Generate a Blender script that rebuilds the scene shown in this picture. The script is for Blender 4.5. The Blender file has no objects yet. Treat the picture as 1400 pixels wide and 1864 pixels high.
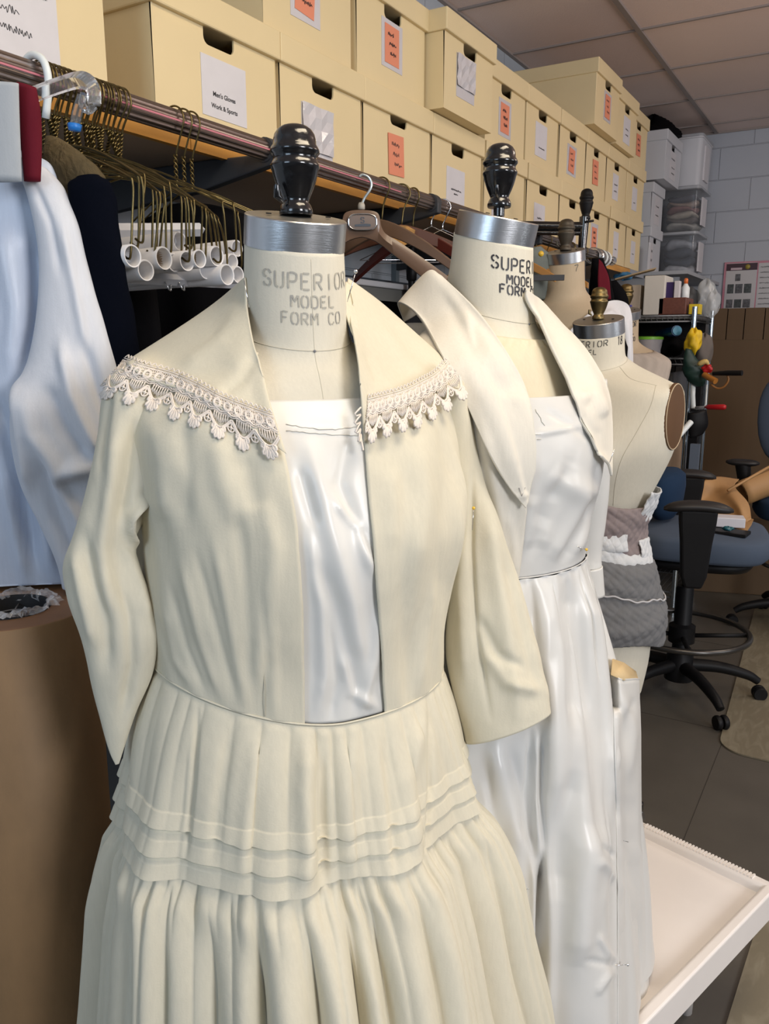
import bpy, bmesh, math, random
import numpy as np
from mathutils import Vector, Matrix
random.seed(7)
PI = math.pi
H = 1.36                       # camera height above the floor
SC = bpy.context.scene
COL = SC.collection
# ---------------------------------------------------------------- camera
YAW = math.radians(30.8); PIT = math.radians(11.53); FPX = 1480.0
cam_d = bpy.data.cameras.new('camera'); cam = bpy.data.objects.new('camera', cam_d); COL.objects.link(cam)
cam_d.sensor_fit = 'VERTICAL'; cam_d.sensor_height = 32.0; cam_d.lens = 32.0*FPX/1864.0
cam_d.clip_start = 0.02; cam_d.clip_end = 60
cam.location = (0, 0, H); cam.rotation_euler = (PI/2-PIT, 0, YAW)
SC.camera = cam
SC.view_settings.view_transform = 'Standard'; SC.view_settings.look = 'None'
SC.view_settings.gamma = 1.0; SC.view_settings.use_curve_mapping = False
SC.view_settings.exposure = -0.07
# ---------------------------------------------------------------- light
w = bpy.data.worlds.new('world'); SC.world = w; w.use_nodes = True
w.node_tree.nodes['Background'].inputs[0].default_value = (0.80, 0.88, 1.0, 1)
w.node_tree.nodes['Background'].inputs[1].default_value = 0.15
def area(name, loc, target, sx, sy, power, col):
    l = bpy.data.lights.new(name, 'AREA'); l.shape = 'RECTANGLE'; l.size = sx; l.size_y = sy
    l.energy = power; l.color = col
    o = bpy.data.objects.new(name, l); COL.objects.link(o); o.location = loc
    d = Vector(target)-Vector(loc); o.rotation_euler = d.to_track_quat('-Z', 'Y').to_euler(); return o
area('window_daylight', (3.0, -0.3, 2.1), (-0.6, 1.0, 1.1), 1.0, 1.1, 84, (0.95, 0.96, 1.0))
area('rear_window_daylight', (-0.6, -2.2, 1.9), (-0.7, 1.0, 1.1), 1.1, 1.2, 24, (0.62, 0.80, 1.0))
area('side_window_daylight', (3.2, 2.6, 2.0), (-0.8, 2.6, 1.2), 1.4, 1.3, 26, (0.93, 0.96, 1.0))
area('ceiling_troffer', (0.15, 0.9, 2.71), (0.15, 0.9, 0), 0.6, 1.2, 24, (1.0, 0.84, 0.62))
area('ceiling_troffer', (0.9, 3.9, 2.71), (0.9, 3.9, 0), 0.6, 1.2, 15, (1.0, 0.88, 0.74))
area('ceiling_fill_light', (1.3, 3.2, 1.85), (0.6, 3.6, 2.75), 0.5, 0.5, 15, (1.0, 0.76, 0.66))  # added fill aimed up to brighten the ceiling, no known fixture
# ---------------------------------------------------------------- helpers
fh = np.array([-math.sin(YAW), math.cos(YAW), 0.0]); rt = np.array([math.cos(YAW), math.sin(YAW), 0.0])
fw = np.array([-math.sin(YAW)*math.cos(PIT), math.cos(YAW)*math.cos(PIT), -math.sin(PIT)]); upv = np.cross(rt, fw)
CAM = np.array([0, 0, H])
def ray(px, py): return fw+rt*(px-700)/FPX+upv*(932-py)/FPX
def P(px, py, D):
    """point seen at (px,py) lying D metres in front of the camera along the floor"""
    r = ray(px, py); return CAM+r*(D/(r@fh))
def PX(px, py, x): r = ray(px, py); return CAM+r*(x/r[0])
def PY(px, py, y): r = ray(px, py); return CAM+r*(y/r[1])
def PZ(px, py, z): r = ray(px, py); return CAM+r*((z-H)/r[2])
def F(u, t, z, D):
    """point in the frame of a form standing D metres away: u right, t towards the camera, z up"""
    return fh*(D-t)+rt*u+np.array([0, 0, z])
def proj(p):
    q = np.asarray(p)-CAM; d = q@fw; return 700+FPX*(q@rt)/d, 932-FPX*(q@upv)/d

def tag(o, label=None, cat=None, group=None, kind=None):
    if label: o['label'] = label
    if cat: o['category'] = cat
    if group: o['group'] = group
    if kind: o['kind'] = kind
    return o
def thing(name, label, cat, loc=(0, 0, 0), group=None, rotz=0):
    o = bpy.data.objects.new(name, None); COL.objects.link(o); o.empty_display_size = .05
    o.location = loc; o.rotation_euler = (0, 0, rotz)
    return tag(o, label, cat, group)
class MB:
    def __init__(s): s.v = []; s.f = []
    def add(s, v, f):
        n = len(s.v); s.v += [tuple(map(float, p)) for p in v]; s.f += [tuple(i+n for i in q) for q in f]; return s
    def box(s, c, d, rz=0, rx=0, ry=0):
        R = (Matrix.Rotation(rz, 3, 'Z') @ Matrix.Rotation(ry, 3, 'Y') @ Matrix.Rotation(rx, 3, 'X'))
        v = [Vector(c)+R @ Vector((a*d[0]/2, b*d[1]/2, e*d[2]/2)) for a in (-1, 1) for b in (-1, 1) for e in (-1, 1)]
        return s.add(v, [(0, 1, 3, 2), (4, 6, 7, 5), (0, 4, 5, 1), (2, 3, 7, 6), (0, 2, 6, 4), (1, 5, 7, 3)])
    def bx(s, x0, x1, y0, y1, z0, z1): return s.box(((x0+x1)/2, (y0+y1)/2, (z0+z1)/2), (x1-x0, y1-y0, z1-z0))
    def tube(s, path, r, n=8, closed=False, cap=True):
        path = [np.asarray(p, float) for p in path]; m = len(path)
        rr = r if hasattr(r, '__len__') else [r]*m
        prev = None; v = []; f = []
        for i, p in enumerate(path):
            a = path[(i-1) % m] if (i > 0 or closed) else p; b = path[(i+1) % m] if (i < m-1 or closed) else p
            t = b-a; L = np.linalg.norm(t); t = t/L if L > 1e-9 else np.array([0, 0, 1.])
            if prev is None:
                ref = np.array([0, 0, 1.]) if abs(t[2]) < .9 else np.array([1., 0, 0]); nn = np.cross(t, ref)
            else: nn = prev-t*(prev@t)
            k = np.linalg.norm(nn)
            if k < 1e-9: nn = np.cross(t, np.array([1., .3, 0])); k = np.linalg.norm(nn)
            nn = nn/k; prev = nn; bb = np.cross(t, nn)
            for j in range(n):
                a_ = 2*PI*j/n; v.append(p+(nn*math.cos(a_)+bb*math.sin(a_))*rr[i])
        for i in range(m if closed else m-1):
            for j in range(n):
                i2 = (i+1) % m; f.append((i*n+j, i*n+(j+1) % n, i2*n+(j+1) % n, i2*n+j))
        if cap and not closed: f.append(tuple(range(n-1, -1, -1))); f.append(tuple((m-1)*n+j for j in range(n)))
        return s.add(v, f)
    def rings(s, R, cap0=True, cap1=True, closed=True):
        n = len(R[0]); v = [p for r in R for p in r]; f = []
        for i in range(len(R)-1):
            for j in range(n if closed else n-1):
                f.append((i*n+j, i*n+(j+1) % n, (i+1)*n+(j+1) % n, (i+1)*n+j))
        if closed and cap0: f.append(tuple(range(n-1, -1, -1)))
        if closed and cap1: f.append(tuple((len(R)-1)*n+j for j in range(n)))
        return s.add(v, f)
    def lathe(s, prof, c=(0, 0, 0), n=32, axis=None, cap0=True, cap1=True):
        """prof: (radius, height) pairs; axis: up vector"""
        ax = np.array([0, 0, 1.]) if axis is None else np.asarray(axis, float); ax = ax/np.linalg.norm(ax)
        ref = np.array([1., 0, 0]) if abs(ax[0]) < .9 else np.array([0, 1., 0])
        a = np.cross(ax, ref); a /= np.linalg.norm(a); b = np.cross(ax, a)
        R = [[np.asarray(c)+ax*h+(a*math.cos(2*PI*j/n)+b*math.sin(2*PI*j/n))*max(r, 1e-5) for j in range(n)] for r, h in prof]
        return s.rings(R, cap0, cap1)
    def grid(s, G):
        return s.rings(G, False, False, closed=False)
    def build(s, name, mat, parent=None, smooth=True, solid=0, off=-1, bevel=0, sub=0, angle=None, weld=False):
        me = bpy.data.meshes.new(name); me.from_pydata(s.v, [], s.f); me.validate()
        bm = bmesh.new(); bm.from_mesh(me)
        if weld: bmesh.ops.remove_doubles(bm, verts=bm.verts, dist=1e-5)
        bmesh.ops.recalc_face_normals(bm, faces=bm.faces); bm.to_mesh(me); bm.free()
        o = bpy.data.objects.new(name, me); COL.objects.link(o)
        if isinstance(mat, (list, tuple)):
            for m_ in mat: me.materials.append(m_)
        elif mat: me.materials.append(mat)
        if smooth:
            me.polygons.foreach_set('use_smooth', [True]*len(me.polygons))
            if angle is not None: me.set_sharp_from_angle(angle=math.radians(angle))
        if bevel:
            b = o.modifiers.new('bevel', 'BEVEL'); b.width = bevel; b.segments = 2; b.limit_method = 'ANGLE'; b.angle_limit = .6
        if sub:
            b = o.modifiers.new('sub', 'SUBSURF'); b.levels = sub; b.render_levels = sub
        if solid:
            b = o.modifiers.new('solid', 'SOLIDIFY'); b.thickness = solid; b.offset = off
        if parent: setp(o, parent)
        return o
def setp(o, parent):
    o.parent = parent
    M = Matrix.Identity(4); q = parent
    while q:
        M = Matrix.LocRotScale(q.location, q.rotation_euler, q.scale) @ (q.matrix_parent_inverse if q.parent else Matrix.Identity(4)).copy() if not q.parent else M
        if q.parent is None: M = Matrix.LocRotScale(q.location, q.rotation_euler, q.scale)
        q = q.parent
    o.matrix_parent_inverse = M.inverted() if parent.parent is None else Matrix.Identity(4)
    return o
def catmull(pts, n):
    """smooth curve through points, n samples"""
    pts = [np.asarray(p, float) for p in pts]; m = len(pts)
    if m == 1: return [pts[0]]*n
    if m == 2: return [pts[0]+(pts[1]-pts[0])*i/(n-1) for i in range(n)]
    out = []
    for i in range(n):
        x = i/(n-1)*(m-1); k = min(int(x), m-2); t = x-k
        p1, p2 = pts[k], pts[k+1]; p0 = pts[k-1] if k > 0 else 2*p1-p2; p3 = pts[k+2] if k+2 < m else 2*p2-p1
        out.append(.5*((2*p1)+(-p0+p2)*t+(2*p0-5*p1+4*p2-p3)*t*t+(-p0+3*p1-3*p2+p3)*t**3))
    return out
def surf(ctrl, nu, nv):
    """smooth grid through a control grid"""
    rows = [catmull(r, nv) for r in ctrl]
    cols = [catmull([rows[i][j] for i in range(len(rows))], nu) for j in range(nv)]
    return [[cols[j][i] for j in range(nv)] for i in range(nu)]
def normals(G):
    A = np.array(G); du = np.gradient(A, axis=0); dv = np.gradient(A, axis=1)
    N = np.cross(du, dv); L = np.linalg.norm(N, axis=2, keepdims=True); N = N/np.maximum(L, 1e-9)
    return A, N
def interp(tab, z):
    """piecewise smooth table lookup; rows (z, a, b, ...)"""
    T = np.array(tab, float); T = T[np.argsort(T[:, 0])]
    z = min(max(z, T[0, 0]), T[-1, 0]); k = int(np.searchsorted(T[:, 0], z, 'right')-1); k = max(0, min(k, len(T)-2))
    t = (z-T[k, 0])/(T[k+1, 0]-T[k, 0]); p1, p2 = T[k, 1:], T[k+1, 1:]
    p0 = T[k-1, 1:] if k > 0 else p1; p3 = T[k+2, 1:] if k+2 < len(T) else p2
    h0 = T[k+1, 0]-T[k, 0]
    m1 = (p2-p0)/(T[k+1, 0]-(T[k-1, 0] if k > 0 else T[k, 0])); m2 = (p3-p1)/((T[k+2, 0] if k+2 < len(T) else T[k+1, 0])-T[k, 0])
    t2, t3 = t*t, t*t*t
    return (2*t3-3*t2+1)*p1+(t3-2*t2+t)*h0*m1+(-2*t3+3*t2)*p2+(t3-t2)*h0*m2
def sstep(a, b, x):
    t = min(max((x-a)/(b-a), 0), 1); return t*t*(3-2*t)
# ---- writing
def text_mb(s, size, origin, right, up, bold=0.0, align='CENTER'):
    cu = bpy.data.curves.new('t', 'FONT'); cu.body = s; cu.size = size; cu.align_x = align; cu.offset = bold; cu.resolution_u = 3
    o = bpy.data.objects.new('t', cu); COL.objects.link(o)
    dg = bpy.context.evaluated_depsgraph_get(); me = bpy.data.meshes.new_from_object(o.evaluated_get(dg))
    v = [np.asarray(origin)+np.asarray(right)*q.co.x+np.asarray(up)*q.co.y for q in me.vertices]
    f = [tuple(p.vertices) for p in me.polygons]
    bpy.data.objects.remove(o); bpy.data.curves.remove(cu); bpy.data.meshes.remove(me)
    return v, f
def scrawl(mb, origin, right, up, wd, ht, seed, wthick=.0012):
    """a line of hand lettering too blurred to read: a wavering pen stroke"""
    r = random.Random(seed); n = max(4, int(wd/ht*2.6)); pts = []
    for i in range(n*2+1):
        x = i/(n*2)*wd; y = (r.uniform(.5, 1) if i % 2 else r.uniform(0, .35))*ht
        pts.append(np.asarray(origin)+np.asarray(right)*(x+r.uniform(-.1, .1)*ht)+np.asarray(up)*y)
    pts = catmull(pts, n*8); nrm = np.cross(right, up)
    for a, b in zip(pts[:-1], pts[1:]):
        d = b-a; L = np.linalg.norm(d)
        if L < 1e-7: continue
        s = np.cross(nrm, d/L)*wthick/2; mb.add([a-s, b-s, b+s, a+s], [(0, 1, 2, 3)])
GL = {  # stencil capitals as strokes in a 0..1 by 0..1 box
 'S': [[(.92, .8), (.75, .95), (.55, 1)], [(.42, 1), (.18, .92), (.1, .76), (.22, .6), (.42, .53)], [(.56, .47), (.8, .4), (.9, .24), (.8, .08), (.58, 0)], [(.45, 0), (.25, .04), (.08, .2)]],
 'U': [[(.08, 1), (.08, .3), (.16, .08), (.4, 0)], [(.58, 0), (.82, .08), (.9, .3), (.9, 1)]],
 'P': [[(.1, 0), (.1, 1)], [(.26, 1), (.62, 1), (.88, .9), (.9, .72), (.82, .54), (.6, .46), (.26, .46)]],
 'E': [[(.1, 0), (.1, 1)], [(.25, 1), (.85, 1)], [(.25, .52), (.7, .52)], [(.25, 0), (.85, 0)]],
 'R': [[(.1, 0), (.1, 1)], [(.26, 1), (.62, 1), (.86, .9), (.88, .74), (.8, .56), (.6, .48), (.26, .48)], [(.52, .4), (.9, 0)]],
 'I': [[(.5, 0), (.5, 1)]],
 'O': [[(.42, 1), (.2, .92), (.08, .7), (.08, .3), (.2, .08), (.42, 0)], [(.58, 0), (.8, .08), (.92, .3), (.92, .7), (.8, .92), (.58, 1)]],
 'M': [[(.05, 0), (.05, 1)], [(.17, 1), (.5, .5), (.83, 1)], [(.95, 1), (.95, 0)]],
 'D': [[(.1, 0), (.1, 1)], [(.26, 1), (.55, 1), (.82, .88), (.92, .65), (.92, .35), (.82, .12), (.55, 0), (.26, 0)]],
 'L': [[(.1, 1), (.1, 0)], [(.25, 0), (.85, 0)]],
 'F': [[(.1, 0), (.1, 1)], [(.25, 1), (.88, 1)], [(.25, .52), (.72, .52)]],
 'C': [[(.92, .8), (.78, .95), (.58, 1)], [(.44, 1), (.2, .92), (.08, .7), (.08, .3), (.2, .08), (.44, 0)], [(.58, 0), (.78, .05), (.92, .2)]],
 '7': [[(.1, 1), (.9, 1), (.6, .5), (.45, 0)]],
 '1': [[(.3, .85), (.55, 1), (.55, 0)]],
 '8': [[(.45, 1), (.2, .9), (.2, .6), (.45, .52)], [(.55, .52), (.8, .6), (.8, .9), (.55, 1)], [(.45, .48), (.12, .36), (.12, .1), (.45, 0)], [(.55, 0), (.88, .1), (.88, .36), (.55, .48)]],
 ' ': []}
def stencil(mb, s, x0, y0, cw, chh, gap, th, fn):
    """letters laid along a surface; fn(x, y) -> 3-D point"""
    x = x0
    for ch in s:
        for st in GL[ch]:
            pts = catmull([np.array([x+a*cw, y0+b*chh]) for a, b in st], max(2, 5*(len(st)-1)+1)) if len(st) > 2 else catmull([np.array([x+a*cw, y0+b*chh]) for a, b in st], 5)
            L_, R_ = [], []
            for i, p in enumerate(pts):
                d = pts[min(i+1, len(pts)-1)]-pts[max(i-1, 0)]; d = d/max(np.linalg.norm(d), 1e-9); nn = np.array([-d[1], d[0]])*th/2
                L_.append(fn(*(p+nn))); R_.append(fn(*(p-nn)))
            mb.grid([L_, R_])
        x += cw+gap
# ---------------------------------------------------------------- materials
MATS = {}
def mat(name, col, rough=.6, metal=0, bump=0, bscale=60, var=0, vscale=8, coat=0, sheen=0, trans=0, alpha=1, sheencol=None, ior=1.5, spec=None, stretch=None, var2=None):
    if name in MATS: return MATS[name]
    m = bpy.data.materials.new(name); m.use_nodes = True; nt = m.node_tree; N = nt.nodes; Lk = nt.links
    b = N['Principled BSDF']; c = (col[0], col[1], col[2], 1)
    b.inputs['Base Color'].default_value = c; b.inputs['Roughness'].default_value = rough; b.inputs['Metallic'].default_value = metal
    b.inputs['IOR'].default_value = ior
    if spec is not None: b.inputs['Specular IOR Level'].default_value = spec
    if coat: b.inputs['Coat Weight'].default_value = coat; b.inputs['Coat Roughness'].default_value = .08
    if sheen: b.inputs['Sheen Weight'].default_value = sheen; b.inputs['Sheen Roughness'].default_value = .4
    if trans: b.inputs['Transmission Weight'].default_value = trans
    if alpha < 1: b.inputs['Alpha'].default_value = alpha
    tc = N.new('ShaderNodeTexCoord')
    src = tc.outputs['Object']
    if stretch:
        mp = N.new('ShaderNodeMapping'); mp.inputs['Scale'].default_value = stretch; Lk.new(src, mp.inputs['Vector']); src = mp.outputs['Vector']
    if var:
        n = N.new('ShaderNodeTexNoise'); n.inputs['Scale'].default_value = vscale; n.inputs['Detail'].default_value = 4; Lk.new(src, n.inputs['Vector'])
        r = N.new('ShaderNodeValToRGB'); r.color_ramp.elements[0].position = .3; r.color_ramp.elements[1].position = .72
        lo = var2 if var2 else tuple(x*(1-var) for x in col); hi = tuple(min(1, x*(1+var*.5)) for x in col)
        r.color_ramp.elements[0].color = (*lo, 1); r.color_ramp.elements[1].color = (*hi, 1)
        Lk.new(n.outputs['Fac'], r.inputs['Fac']); Lk.new(r.outputs['Color'], b.inputs['Base Color'])
    if bump:
        n2 = N.new('ShaderNodeTexNoise'); n2.inputs['Scale'].default_value = bscale; n2.inputs['Detail'].default_value = 5; Lk.new(src, n2.inputs['Vector'])
        bp = N.new('ShaderNodeBump'); bp.inputs['Strength'].default_value = bump; bp.inputs['Distance'].default_value = .004
        Lk.new(n2.outputs['Fac'], bp.inputs['Height']); Lk.new(bp.outputs['Normal'], b.inputs['Normal'])
    MATS[name] = m; return m
def cloth(name, col, rough=.85, weave=.25, wr=.35, wscale=9, sheen=.3, var=.05, spec=.3, wdist=.006, trans=0, slub=True):
    """woven cloth: fine weave, faint slubs and soft creases"""
    if name in MATS: return MATS[name]
    m = bpy.data.materials.new(name); m.use_nodes = True; nt = m.node_tree; N = nt.nodes; Lk = nt.links
    b = N['Principled BSDF']; b.inputs['Roughness'].default_value = rough; b.inputs['Specular IOR Level'].default_value = spec
    b.inputs['Sheen Weight'].default_value = sheen; b.inputs['Sheen Roughness'].default_value = .5
    b.inputs['Sheen Tint'].default_value = (*col, 1)
    tc = N.new('ShaderNodeTexCoord'); O = tc.outputs['Object']
    n = N.new('ShaderNodeTexNoise'); n.inputs['Scale'].default_value = 3.5; n.inputs['Detail'].default_value = 6; n.inputs['Roughness'].default_value = .65; Lk.new(O, n.inputs['Vector'])
    r = N.new('ShaderNodeValToRGB'); r.color_ramp.elements[0].position = .3; r.color_ramp.elements[1].position = .7
    r.color_ramp.elements[0].color = (*[x*(1-var) for x in col], 1); r.color_ramp.elements[1].color = (*[min(1, x*(1+var*.6)) for x in col], 1)
    Lk.new(n.outputs['Fac'], r.inputs['Fac'])
    last = r.outputs['Color']
    if slub:
        mp = N.new('ShaderNodeMapping'); mp.inputs['Scale'].default_value = (260, 260, 26); Lk.new(O, mp.inputs['Vector'])
        n3 = N.new('ShaderNodeTexNoise'); n3.inputs['Scale'].default_value = 1; n3.inputs['Detail'].default_value = 2; Lk.new(mp.outputs['Vector'], n3.inputs['Vector'])
        mx = N.new('ShaderNodeMix'); mx.data_type = 'RGBA'; mx.blend_type = 'MULTIPLY'; mx.inputs[0].default_value = .10
        Lk.new(last, mx.inputs[6]); Lk.new(n3.outputs['Fac'], mx.inputs[7]); last = mx.outputs[2]
    Lk.new(last, b.inputs['Base Color'])
    mw = N.new('ShaderNodeMapping'); mw.inputs['Scale'].default_value = (420, 420, 420); Lk.new(O, mw.inputs['Vector'])
    n4 = N.new('ShaderNodeTexNoise'); n4.inputs['Scale'].default_value = 1; n4.inputs['Detail'].default_value = 1; Lk.new(mw.outputs['Vector'], n4.inputs['Vector'])
    b1 = N.new('ShaderNodeBump'); b1.inputs['Strength'].default_value = weave; b1.inputs['Distance'].default_value = .0006; Lk.new(n4.outputs['Fac'], b1.inputs['Height'])
    mr = N.new('ShaderNodeMapping'); mr.inputs['Scale'].default_value = (1.3, 1.3, .8); mr.inputs['Rotation'].default_value = (.3, .5, .2); Lk.new(O, mr.inputs['Vector'])
    n5 = N.new('ShaderNodeTexNoise'); n5.inputs['Scale'].default_value = wscale; n5.inputs['Detail'].default_value = 3; n5.inputs['Distortion'].default_value = .8; Lk.new(mr.outputs['Vector'], n5.inputs['Vector'])
    b2 = N.new('ShaderNodeBump'); b2.inputs['Strength'].default_value = wr; b2.inputs['Distance'].default_value = wdist
    Lk.new(n5.outputs['Fac'], b2.inputs['Height']); Lk.new(b1.outputs['Normal'], b2.inputs['Normal']); Lk.new(b2.outputs['Normal'], b.inputs['Normal'])
    MATS[name] = m; return m
def blockwall(name, col, plane, off):
    m = bpy.data.materials.new(name); m.use_nodes = True; nt = m.node_tree; N = nt.nodes; Lk = nt.links
    b = N['Principled BSDF']; b.inputs['Roughness'].default_value = .45
    tc = N.new('ShaderNodeTexCoord'); sp = N.new('ShaderNodeSeparateXYZ'); Lk.new(tc.outputs['Object'], sp.inputs[0])
    cb = N.new('ShaderNodeCombineXYZ'); Lk.new(sp.outputs[plane], cb.inputs[0]); Lk.new(sp.outputs[2], cb.inputs[1])
    mp = N.new('ShaderNodeMapping'); mp.inputs['Location'].default_value = (off[0], off[1], 0); Lk.new(cb.outputs[0], mp.inputs['Vector'])
    br = N.new('ShaderNodeTexBrick'); br.offset = .5; br.inputs['Scale'].default_value = 1; br.inputs['Brick Width'].default_value = .4064; br.inputs['Row Height'].default_value = .2032
    br.inputs['Mortar Size'].default_value = .0045; br.inputs['Mortar Smooth'].default_value = .6; br.inputs['Bias'].default_value = 0
    br.inputs['Color1'].default_value = (*col, 1); br.inputs['Color2'].default_value = (*[x*.96 for x in col], 1); br.inputs['Mortar'].default_value = (*[x*.93 for x in col], 1)
    Lk.new(mp.outputs[0], br.inputs['Vector']); Lk.new(br.outputs['Color'], b.inputs['Base Color'])
    n = N.new('ShaderNodeTexNoise'); n.inputs['Scale'].default_value = 90; n.inputs['Detail'].default_value = 3; Lk.new(tc.outputs['Object'], n.inputs['Vector'])
    b1 = N.new('ShaderNodeBump'); b1.inputs['Strength'].default_value = .25; b1.inputs['Distance'].default_value = .002; Lk.new(n.outputs['Fac'], b1.inputs['Height'])
    b2 = N.new('ShaderNodeBump'); b2.inputs['Strength'].default_value = .8; b2.inputs['Distance'].default_value = .006; b2.invert = True
    Lk.new(br.outputs['Fac'], b2.inputs['Height']); Lk.new(b1.outputs['Normal'], b2.inputs['Normal']); Lk.new(b2.outputs['Normal'], b.inputs['Normal'])
    return m
M_board = mat('cream_board', (.74, .60, .345), .55, bump=.12, bscale=40, var=.05, vscale=3)
M_paper = mat('white_paper', (.66, .64, .66), .5, var=.04, vscale=20)
M_sleeve = mat('clear_sleeve', (.62, .60, .62), .12, bump=.5, bscale=25, coat=.6)
M_orange = mat('orange_card', (.74, .26, .15), .6)
M_ink = mat('black_ink', (.02, .02, .025), .5)
M_greyink = mat('grey_ink', (.22, .22, .23), .6)
M_black = mat('black_enamel', (.006, .006, .007), .18, bump=.35, bscale=45, coat=.7)
M_blackm = mat('black_plastic', (.006, .006, .007), .5, spec=.25)
M_steel = mat('brushed_steel', (.68, .69, .71), .30, metal=1, bump=.08, bscale=30, stretch=(1, 1, 60))
M_steeltop = mat('grey_steel_top', (.42, .40, .36), .42, metal=1)
M_chrome = mat('chrome', (.75, .76, .78), .12, metal=1)
M_rod = mat('bronze_rod', (.30, .25, .23), .3, metal=1, bump=.1, bscale=30)
M_brass = mat('aged_brass', (.22, .165, .075), .42, metal=1, var=.4, vscale=30, bump=.2, bscale=60)
M_wire = mat('bronze_wire', (.17, .13, .055), .36, metal=1, var=.3, vscale=60)
M_wood = mat('shelf_wood', (.62, .30, .055), .5, var=.25, vscale=3, stretch=(12, 1.5, 12), bump=.1)
M_shelfunder = mat('shelf_underside', (.42, .31, .22), .75)
# ================================================================ the room
CEIL = 2.746; WX = -1.69; WY = 6.11
M_wallw = blockwall('painted_block_end', (.44, .47, .52), 0, (.838+.4064*5, -.01+.2032*0))
M_walll = blockwall('painted_block_left', (.44, .49, .54), 1, (.1, -.01))
def struct(o): o['kind'] = 'structure'; return o
m = MB(); m.bx(-1.85, 6, WY, WY+.15, 0, CEIL); struct(m.build('wall_end', M_wallw, smooth=False))
m = MB(); m.bx(WX-.15, WX, -1.5, WY+.15, 0, CEIL); struct(m.build('wall_left', M_walll, smooth=False))
M_floor = mat('vinyl_floor', (.105, .095, .08), .38, var=.14, vscale=5, bump=.06, bscale=120)
m = MB(); m.bx(-1.85, 6, -3, WY+.15, -.1, 0)
fl = struct(m.build('floor', M_floor, smooth=False))
m = MB()
for k in range(-4, 10): m.bx(-1.69, 6, .22+k*.914-.001, .22+k*.914+.001, .0002, .0008)
for k in range(-2, 7): m.bx(-.33+k*.914-.001, -.33+k*.914+.001, -3, 6.11, .0002, .0008)
m.build('tile_joints', mat('floor_joint', (.035, .032, .028), .7), fl, smooth=False)
M_ceil = mat('ceiling_tile', (.80, .66, .60), .9, bump=.25, bscale=160, var=.03, vscale=2)
m = MB(); m.bx(-1.85, 6, -3, WY+.15, CEIL+.006, CEIL+.1)
ce = struct(m.build('ceiling', M_ceil, smooth=False))
m = MB()
for k in range(-1, 5): x = -1.07+k*1.22; m.bx(x-.012, x+.012, -3, WY, CEIL-.004, CEIL+.006)
for k in range(-12, 4): y = 4.02+k*.613; m.bx(WX, 6, y-.0065, y+.0065, CEIL-.002, CEIL+.006)
m.bx(WX, WX+.02, -3, WY, CEIL-.006, CEIL+.006); m.bx(WX, 6, WY-.012, WY, CEIL-.006, CEIL+.006)
m.build('ceiling_grid', mat('grid_metal', (.30, .26, .24), .5), ce, smooth=False)

# ================================================================ shelf, rod and brackets
SZ = H+.408
sh = thing('wall_shelf', 'long wooden wall shelf with an orange front edge carrying the cream storage boxes', 'shelf', (WX, 2.6, SZ-.02))
m = MB(); m.bx(WX+.002, -1.212, .15, 4.88, SZ-.023, SZ-.001); m.build('shelf_board', M_shelfunder, sh, smooth=False)
m = MB()
for a, b in ((.15, 1.268), (1.27, 3.2), (3.202, 4.60)): m.bx(-1.212, -1.198, a, b, SZ-.030, SZ-.001)
m.build('front_edge', M_wood, sh, smooth=False)
m = MB(); m.bx(-1.212, -1.196, 4.60, 4.9, SZ-.03, SZ); m.build('end_strip', mat('grey_strip', (.3, .32, .36), .5), sh, smooth=False)
M_brk = mat('dark_bracket', (.035, .037, .042), .5)
for y in (1.385, 2.10, 2.90, 3.65):
    m = MB()
    # tapered arm from the wall standard to the rod
    v = []
    for x, zt, zb in ((WX+.02, SZ-.024, SZ-.115), (-1.28, SZ-.024, SZ-.085), (-1.13, SZ-.028, SZ-.06), (-1.075, SZ-.02, SZ-.05)):
        v.append([np.array([x, y-.011, zb]), np.array([x, y+.011, zb]), np.array([x, y+.011, zt]), np.array([x, y-.011, zt])])
    m.rings(v); m.build('bracket', M_brk, sh, smooth=False, bevel=.003)
    m = MB(); m.tube([(-1.1, y-.013, SZ-.022), (-1.1, y+.013, SZ-.022)], .024, 16); m.build('rod_cup', M_brk, sh, angle=40)
for y in (1.385, 2.10, 2.90, 3.65):
    st = tag(MB().bx(WX+.001, WX+.022, y-.013, y+.013, .1, 2.2).build('wall_standard', mat('steel_standard', (.16, .2, .23), .45), smooth=False), 'dark slotted wall standard running up the wall behind bracket', 'standard', 'wall standards')
rod = thing('hanging_rod', 'ribbed bronze hanging rod running along the front of the wooden shelf', 'rod', (-1.1, 2, H+.386))
m = MB(); zc = H+.386; R = []
for y in (-.2, 3.86):
    ring = []
    for j in range(48):
        a = 2*PI*j/48; r = .0165*(1+(.06 if j % 4 < 2 else -.03)); ring.append(np.array([-1.1+r*math.cos(a), y, zc+r*1.15*math.sin(a)]))
    R.append(ring)
m.rings(R); m.build('rod_tube', M_rod, rod, angle=20)
m = MB(); m.bx(-1.0835, -1.0822, -.2, 1.9, zc-.004, zc-.001); m.build('pink_stripe', mat('pink_tape', (.50, .17, .21), .4), rod, smooth=False)
m = MB(); m.tube([(-1.1, 3.85, zc), (-1.1, 3.90, zc)], .021, 24); m.build('end_cap', M_chrome, rod, angle=40)

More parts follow.
